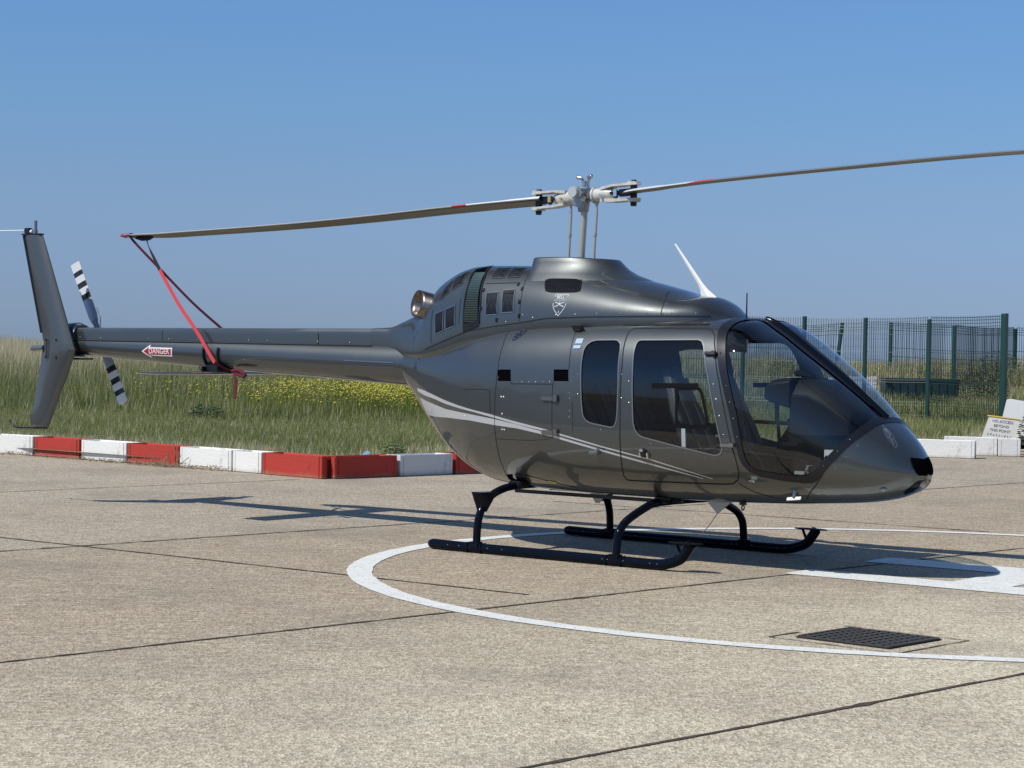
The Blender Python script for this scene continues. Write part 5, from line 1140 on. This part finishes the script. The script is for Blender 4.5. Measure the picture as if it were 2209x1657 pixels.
# roof whip antennas
b = B(); A0, A1 = Vector((1.255, 0, 2.145)), Vector((.915, 0, 2.585)); d = (A1 - A0)
vs = []; 
for t_, wx, wy in ((0, .075, .016), (.06, .06, .014), (.14, .038, .012), (.25, .027, .010), (1, .010, .004)):
    c = A0 + d * t_; vs += [c + Vector((-wx, 0, -wx * .0)), c + Vector((0, -wy, 0)), c + Vector((wx, 0, 0)), c + Vector((0, wy, 0))]
b.add(vs, [(i * 4 + k, i * 4 + (k + 1) % 4, (i + 1) * 4 + (k + 1) % 4, (i + 1) * 4 + k) for i in range(4) for k in range(4)]); obj("roof_antenna", b, WHITE, HELI, 30)
b = B(); b.tube([(1.615, 0, 1.96), (1.615, 0, 2.18)], [.007, .005], 8); obj("whip_antenna", b, BLACK, HELI)
# centre post bead and wiper
b = B(); b.tube([(X, 0, POD.zt(X, 0) + .006) for X in [1.80 + 1.09 * i / 30 for i in range(31)]], .026, 12); obj("centre_post", b, GBLACK, HELI)

# ---- cabin interior
def seat(x, y, z, name="front_seat"):
    e = empty(name, (x, y, z)); e.parent = HELI
    b = B(); b.box((.26, 0, .06), (.50, .42, .14), Matrix.Rotation(-.06, 3, 'Y'), .05); obj("seat_cushion", b, LEATHER, e, 50)
    b = B(); rt_ = Matrix.Rotation(-.46, 3, 'Y')
    prof_ = [(-.20, .00), (-.21, .25), (-.19, .45), (-.13, .60), (-.10, .74), (-.06, .82), (.06, .82), (.10, .74), (.13, .60), (.19, .45), (.21, .25), (.20, .00)]; n_ = len(prof_)
    vs = [rt_ @ Vector((-.045, a, c)) for a, c in prof_] + [rt_ @ Vector((.045, a * .92, c * .99)) for a, c in prof_]; o3 = Vector((.06, 0, .04))
    b.add([v + o3 for v in vs], [tuple(range(n_)), tuple(range(2 * n_ - 1, n_ - 1, -1))] + [(i, (i + 1) % n_, (i + 1) % n_ + n_, i + n_) for i in range(n_)])
    o = obj("backrest", b, LEATHER, e, 40); md = o.modifiers.new("soft", 'BEVEL'); md.width = .025; md.segments = 3
    b = B()
    for s in (-1, 1): b.box(rt_ @ Vector((.058, s * .085, .38)) + o3, (.006, .045, .62), rt_)
    b.box((.30, 0, .145), (.36, .05, .006)); obj("harness", b, BELT, e, None)
    b = B(); b.box((.24, 0, -.06), (.40, .22, .16), None, .02); obj("seat_base", b, TRIM, e, 40)
    return e
s1 = seat(1.42, .36, .80); s2 = copy_tree(s1, HELI); s2.location = (1.42, -.36, .80)
for k, y in enumerate((-.45, 0, .45)):
    e = seat(.36, y, .84, "rear_seat") if k == 0 else copy_tree(e, HELI); e.location = (.36, y, .84); e.scale = (.95, .98, .98)
b = B(); b.box((1.35, 0, .625), (2.1, 1.00, .03)); b.box((.62, 0, .77), (.80, .98, .20), None, .02); obj("cabin_floor", b, TRIM, HELI, 30)
b = B(); zz = [.60, .70, .85, 1.0, 1.25, 1.5, 1.7, 1.8, 1.87, 1.92]; pl = [(POD.hw(.2, z) - .04, z) for z in zz]; pl = pl + [(-y, z) for y, z in pl[::-1]]; b.prism(pl, .18, .21, 'x'); obj("rear_bulkhead", b, LINING, HELI, 30)
b = B(); b.box((1.00, 0, 1.89), (1.3, .90, .05), None, .02); b.box((1.62, 0, 1.84), (.30, .24, .07), None, .02); b.tube([(1.2, -.5, 1.86), (1.2, .5, 1.86)], .03, 8); obj("overhead_panel", b, LINING, HELI, 40)
# door pillars between front and rear windows, inside
for s in (-1, 1):
    b = B(); b.tube([(.955, s * (POD.hw(.955, z) - .055), z) for z in (.70, .9, 1.2, 1.5, 1.75, 1.88)], .030, 8); obj("inner_pillar", b, LINING, HELI, 40)
# instrument console
PAN = empty("instrument_panel", (0, 0, 0)); PAN.parent = HELI
def solid(secs, m, name, parent, sm=35):
    b = B(); n_ = len(secs[0])
    for s_ in secs: b.v += [tuple(v) for v in s_]
    for i in range(len(secs) - 1):
        for k in range(n_): b.f.append((i * n_ + k, i * n_ + (k + 1) % n_, (i + 1) * n_ + (k + 1) % n_, (i + 1) * n_ + k))
    b.f.append(tuple(range(n_))); b.f.append(tuple((len(secs) - 1) * n_ + k for k in range(n_))[::-1]); b.m = [0] * len(b.f); o = obj(name, b, m, parent, sm); md = o.modifiers.new("soft", 'BEVEL'); md.width = .012; md.segments = 2; md.limit_method = 'ANGLE'; return o
hood = []
for x, ztp, zbt, hy in ((2.20, 1.500, 1.070, .305), (2.36, 1.498, 1.060, .305), (2.50, 1.440, 1.062, .305), (2.66, 1.345, 1.070, .300), (2.72, 1.300, 1.075, .285), (2.77, 1.255, 1.10, .20)):
    hood.append([(x, -hy, zbt), (x, -hy, ztp - .125), (x, -hy * .86, ztp - .055), (x, -hy * .60, ztp), (x, hy * .60, ztp), (x, hy * .86, ztp - .055), (x, hy, ztp - .125), (x, hy, zbt)])
solid(hood, DASH, "hood", PAN, 24)
solid([[(x, -.33, z0), (x, -.33, z1 - .03), (x, -.28, z1), (x, .28, z1), (x, .33, z1 - .03), (x, .33, z0)] for x, z0, z1 in ((1.985, 1.345, 1.450), (2.04, 1.318, 1.492), (2.215, 1.275, 1.515))], DASH, "visor", PAN, 24)
solid([[(x, -w_, z0), (x, -w_, z1), (x, w_, z1), (x, w_, z0)] for x, w_, z0, z1 in ((1.98, .11, .62, .98), (2.1, .12, .62, 1.15), (2.35, .13, .62, 1.15), (2.6, .10, .66, 1.1), (2.72, .07, .7, 1.1))], DASH, "pedestal", PAN)
b = B(); b.tube([(2.03, -.20, 1.33), (2.06, -.20, .98)], .014, 8); b.tube([(2.03, .20, 1.33), (2.06, .20, .98)], .014, 8); b.box((2.12, 0, .985), (.34, .42, .03), None, .008); obj("panel_leg", b, DASH, PAN, 30)
b = B(); b.box((2.13, .12, 1.535), (.20, .16, .05), Matrix.Rotation(.1, 3, 'Y'), .02); b.box((2.37, 0, 1.462), (.16, .11, .05), Matrix.Rotation(.45, 3, 'Y'), .012); obj("compass_hood", b, DASH, PAN, 40)
b = B(); b.box((1.98, -.10, 1.40), (.01, .30, .12)); obj("screen_panel", b, mat("dead_screen", (.01, .012, .016), .1), PAN, None)
b = B(); b.ball((2.475, .0, 1.60 - .13), .03, 8); b.tube([(2.475, 0, 1.47), (2.50, 0, 1.40)], .006, 6); obj("compass", b, BLACK, PAN)
for s in (-1, 1):
    y = .36 * s
    b = B(); b.tube(smooth_path([(1.92, y, .62), (1.93, y, .80), (1.86, y, .95), (1.86, y, 1.02)]), .014, 8); b.tube([(1.86, y, 1.0), (1.84, y, 1.13)], [.024, .020], 10); b.box((1.83, y, 1.15), (.05, .045, .045), Matrix.Rotation(-.4, 3, 'Y'), .01); obj("cyclic_stick", b, BLACK, HELI)
    for q in (-.10, .10):
        b = B(); b.tube([(2.40, y + q, .62), (2.46, y + q, .78)], .010, 8); b.box((2.47, y + q, .80), (.02, .08, .11), Matrix.Rotation(.3, 3, 'Y'), .006); obj("pedal", b, CHROME, HELI, 30)
    b = B(); b.tube([(1.30, y - .24 * 1, .80), (1.66, y - .24, .93)], .014, 8); b.tube([(1.64, y - .24, .925), (1.78, y - .24, .975)], [.022, .020], 10); obj("collective_lever", b, BLACK, HELI)
b = B(); b.tube(smooth_path([(1.66, -.50, 1.04), (1.86, -.50, 1.00), (2.03, -.50, .90), (2.10, -.50, .78), (2.06, -.50, .68), (1.98, -.50, .62)]), .014, 10); obj("door_strap_loop", b, TRIM, HELI)
b = B(); b.box((2.36, -.40, .765), (.085, .008, .060)); obj("placard", b, mat("placard_grey", (.36, .38, .34), .6), HELI, None)
b = B(); b.box((2.56, -.22, .90), (.17, .008, .13)); PL = obj("placard", b, PLACARD, HELI, None)
mt = Matrix(((1, 0, 0, 2.555), (0, 0, -1, -.226), (0, 1, 0, .885), (0, 0, 0, 1))); text_mesh("lettering", "6547", .085, BLACK, PL, mt, .002)
b = B(); b.tube(smooth_path([(2.30, -.42, .70), (2.40, -.42, .66), (2.48, -.42, .70), (2.50, -.42, .76), (2.56, -.40, .74)]), .008, 6); b.box((2.44, -.42, .70), (.03, .02, .09)); b.box((2.52, -.40, .72), (.03, .02, .09)); obj("pedal_linkage", b, CHROME, HELI, 30)
b = B(); b.box((1.43, -.60, .93), (.035, .012, .34), Matrix.Rotation(-.05, 3, 'Y')); obj("belt_buckle", b, PLACARD, HELI, None)

# ---- tie-down strap on the rear blade
STP = empty("rotor_tie_strap", (0, 0, 0)); STP.parent = None; STP.location = HELI.location; STP.rotation_euler = HELI.rotation_euler
tag(STP, "red webbing strap tying the rear rotor blade tip down to the tail boom", "tie-down strap")
CORAL = mat("coral_webbing", (.62, .055, .065), .7); MAROON = mat("maroon_webbing", (.11, .006, .020), .85); BWEB = mat("black_webbing", (.012, .010, .016), .8)
def strap(name, pts, w_, m, wdir=(1, 0, .5), th=.003):
    P = [Vector(p) for p in pts]; b = B(); vs = []; N_ = len(P)
    for i, p in enumerate(P):
        t_ = (P[min(i + 1, N_ - 1)] - P[max(i - 1, 0)]).normalized(); ww = w_[i] if isinstance(w_, list) else w_; wv = Vector(wdir[i] if isinstance(wdir, list) else wdir); wv = (wv - t_ * wv.dot(t_)).normalized(); nn = t_.cross(wv)
        for a, c in ((1, 1), (-1, 1), (-1, -1), (1, -1)): vs.append(p + wv * a * ww / 2 + nn * c * th / 2)
    b.add(vs, [(i * 4 + k, i * 4 + (k + 1) % 4, (i + 1) * 4 + (k + 1) % 4, (i + 1) * 4 + k) for i in range(N_ - 1) for k in range(4)] + [(0, 1, 2, 3), tuple((N_ - 1) * 4 + k for k in (3, 2, 1, 0))])
    return obj(name, b, m, STP, 30)
strap("black_webbing", smooth_path([(-5.245, -.15, 2.715), (-5.215, -.15, 2.64), (-5.13, -.153, 2.52), (-5.045, -.156, 2.405)], 4), [.022, .02, .012, .008, .008, .012, .02, .026, .03, .032, .034, .036, .036][:13], BWEB, (1, .2, .6))
strap("coral_webbing", smooth_path([(-5.045, -.156, 2.405), (-4.76, -.16, 2.06), (-4.50, -.165, 1.80), (-4.33, -.168, 1.60), (-4.25, -.163, 1.50)], 4), .038, CORAL, (1, .1, .8))
strap("maroon_webbing", smooth_path([(-4.25, -.163, 1.50), (-4.16, -.10, 1.435), (-4.08, .0, 1.418), (-4.08, .10, 1.44), (-4.2, .165, 1.55), (-4.36, .16, 1.74), (-4.44, .12, 1.83)], 4), .042, MAROON, (1, 0, .3))
strap("maroon_webbing", smooth_path([(-4.44, .12, 1.83), (-4.75, .02, 2.08), (-5.1, -.08, 2.40), (-5.40, -.14, 2.66), (-5.485, -.15, 2.742)], 5), .034, MAROON, (1, -.3, .6))
strap("coral_webbing", [(-5.485, -.25, 2.74), (-5.49, -.255, 2.755), (-5.49, -.15, 2.772), (-5.485, -.05, 2.75), (-5.48, -.10, 2.728), (-5.47, -.22, 2.722), (-5.485, -.25, 2.74)], .04, CORAL, (1, 0, 0))
strap("maroon_webbing", smooth_path([(-4.02, -.13, 1.43), (-3.99, -.145, 1.36), (-3.975, -.145, 1.28), (-3.985, -.145, 1.155)], 4), .034, MAROON, (1, 0, 0))
b = B(); b.tube(smooth_path([(-4.05, -.12, 1.425), (-3.93, -.16, 1.435), (-3.84, -.165, 1.40), (-3.86, -.16, 1.375), (-3.98, -.14, 1.405)]), .017, 8); obj("knot", b, MAROON, STP)
b = B(); b.tube([(-5.40, -.15, 2.722), (-5.31, -.15, 2.715), (-5.21, -.15, 2.722), (-5.16, -.15, 2.730)], [.010, .024, .026, .014], 12); obj("blade_boot", b, BWEB, STP)

# ---- every far-apart piece becomes a part of its own
def split_pieces(o):
    me = o.data; nv = len(me.vertices); par = list(range(nv))
    def fd(a):
        while par[a] != a: par[a] = par[par[a]]; a = par[a]
        return a
    for e in me.edges:
        a, c = fd(e.vertices[0]), fd(e.vertices[1])
        if a != c: par[a] = c
    isl = {}
    for i in range(nv): isl.setdefault(fd(i), []).append(i)
    keys = list(isl); bx = {}
    for k in keys:
        cs = [me.vertices[i].co for i in isl[k]]; bx[k] = ([min(c[j] for c in cs) for j in range(3)], [max(c[j] for c in cs) for j in range(3)])
    grp = {k: k for k in keys}
    def fg(a):
        while grp[a] != a: a = grp[a]
        return a
    for i, a in enumerate(keys):
        for c in keys[i + 1:]:
            gap = math.sqrt(sum(max(0, bx[a][0][j] - bx[c][1][j], bx[c][0][j] - bx[a][1][j]) ** 2 for j in range(3))); sz = max(max(bx[q][1][j] - bx[q][0][j] for j in range(3)) for q in (a, c))
            if gap <= max(.02, .5 * sz): grp[fg(a)] = fg(c)
    cl = {}
    for k in keys: cl.setdefault(fg(k), []).append(k)
    if len(cl) < 2: return
    whole = [bm_ for bm_ in cl.values()]
    for n_, ks in enumerate(whole[1:]):
        keep = set(i for k in ks for i in isl[k]); c = o.copy(); c.data = me.copy(); COL.objects.link(c)
        bm = bmesh.new(); bm.from_mesh(c.data); bmesh.ops.delete(bm, geom=[v for v in bm.verts if v.index not in keep], context='VERTS'); bm.to_mesh(c.data); bm.free()
    keep = set(i for k in whole[0] for i in isl[k]); bm = bmesh.new(); bm.from_mesh(me); bmesh.ops.delete(bm, geom=[v for v in bm.verts if v.index not in keep], context='VERTS'); bm.to_mesh(me); bm.free()
for o in list(bpy.data.objects):
    if o.type == 'MESH' and o.parent is not None and o.name.split('.')[0] in ('panel_seam', 'vent_recess', 'slat_side', 'upright', 'worn_marks', 'gear_mount', 'trim_tab', 'clamp_band', 'placard', 'harness', 'vent_window_frame', 'gurney_strip', 'frame', 'rail', 'cover_gap', 'base_gap', 'latch_dots', 'doubler_strip', 'hinge_plate', 'flap_stop_arms', 'pedal_linkage', 'saddle_clamp', 'compass_hood') or (o.type == 'MESH' and o.name.startswith('screws') and o.parent is not None and o.parent.name in ('driveshaft_cover', 'blue_cover')): split_pieces(o)
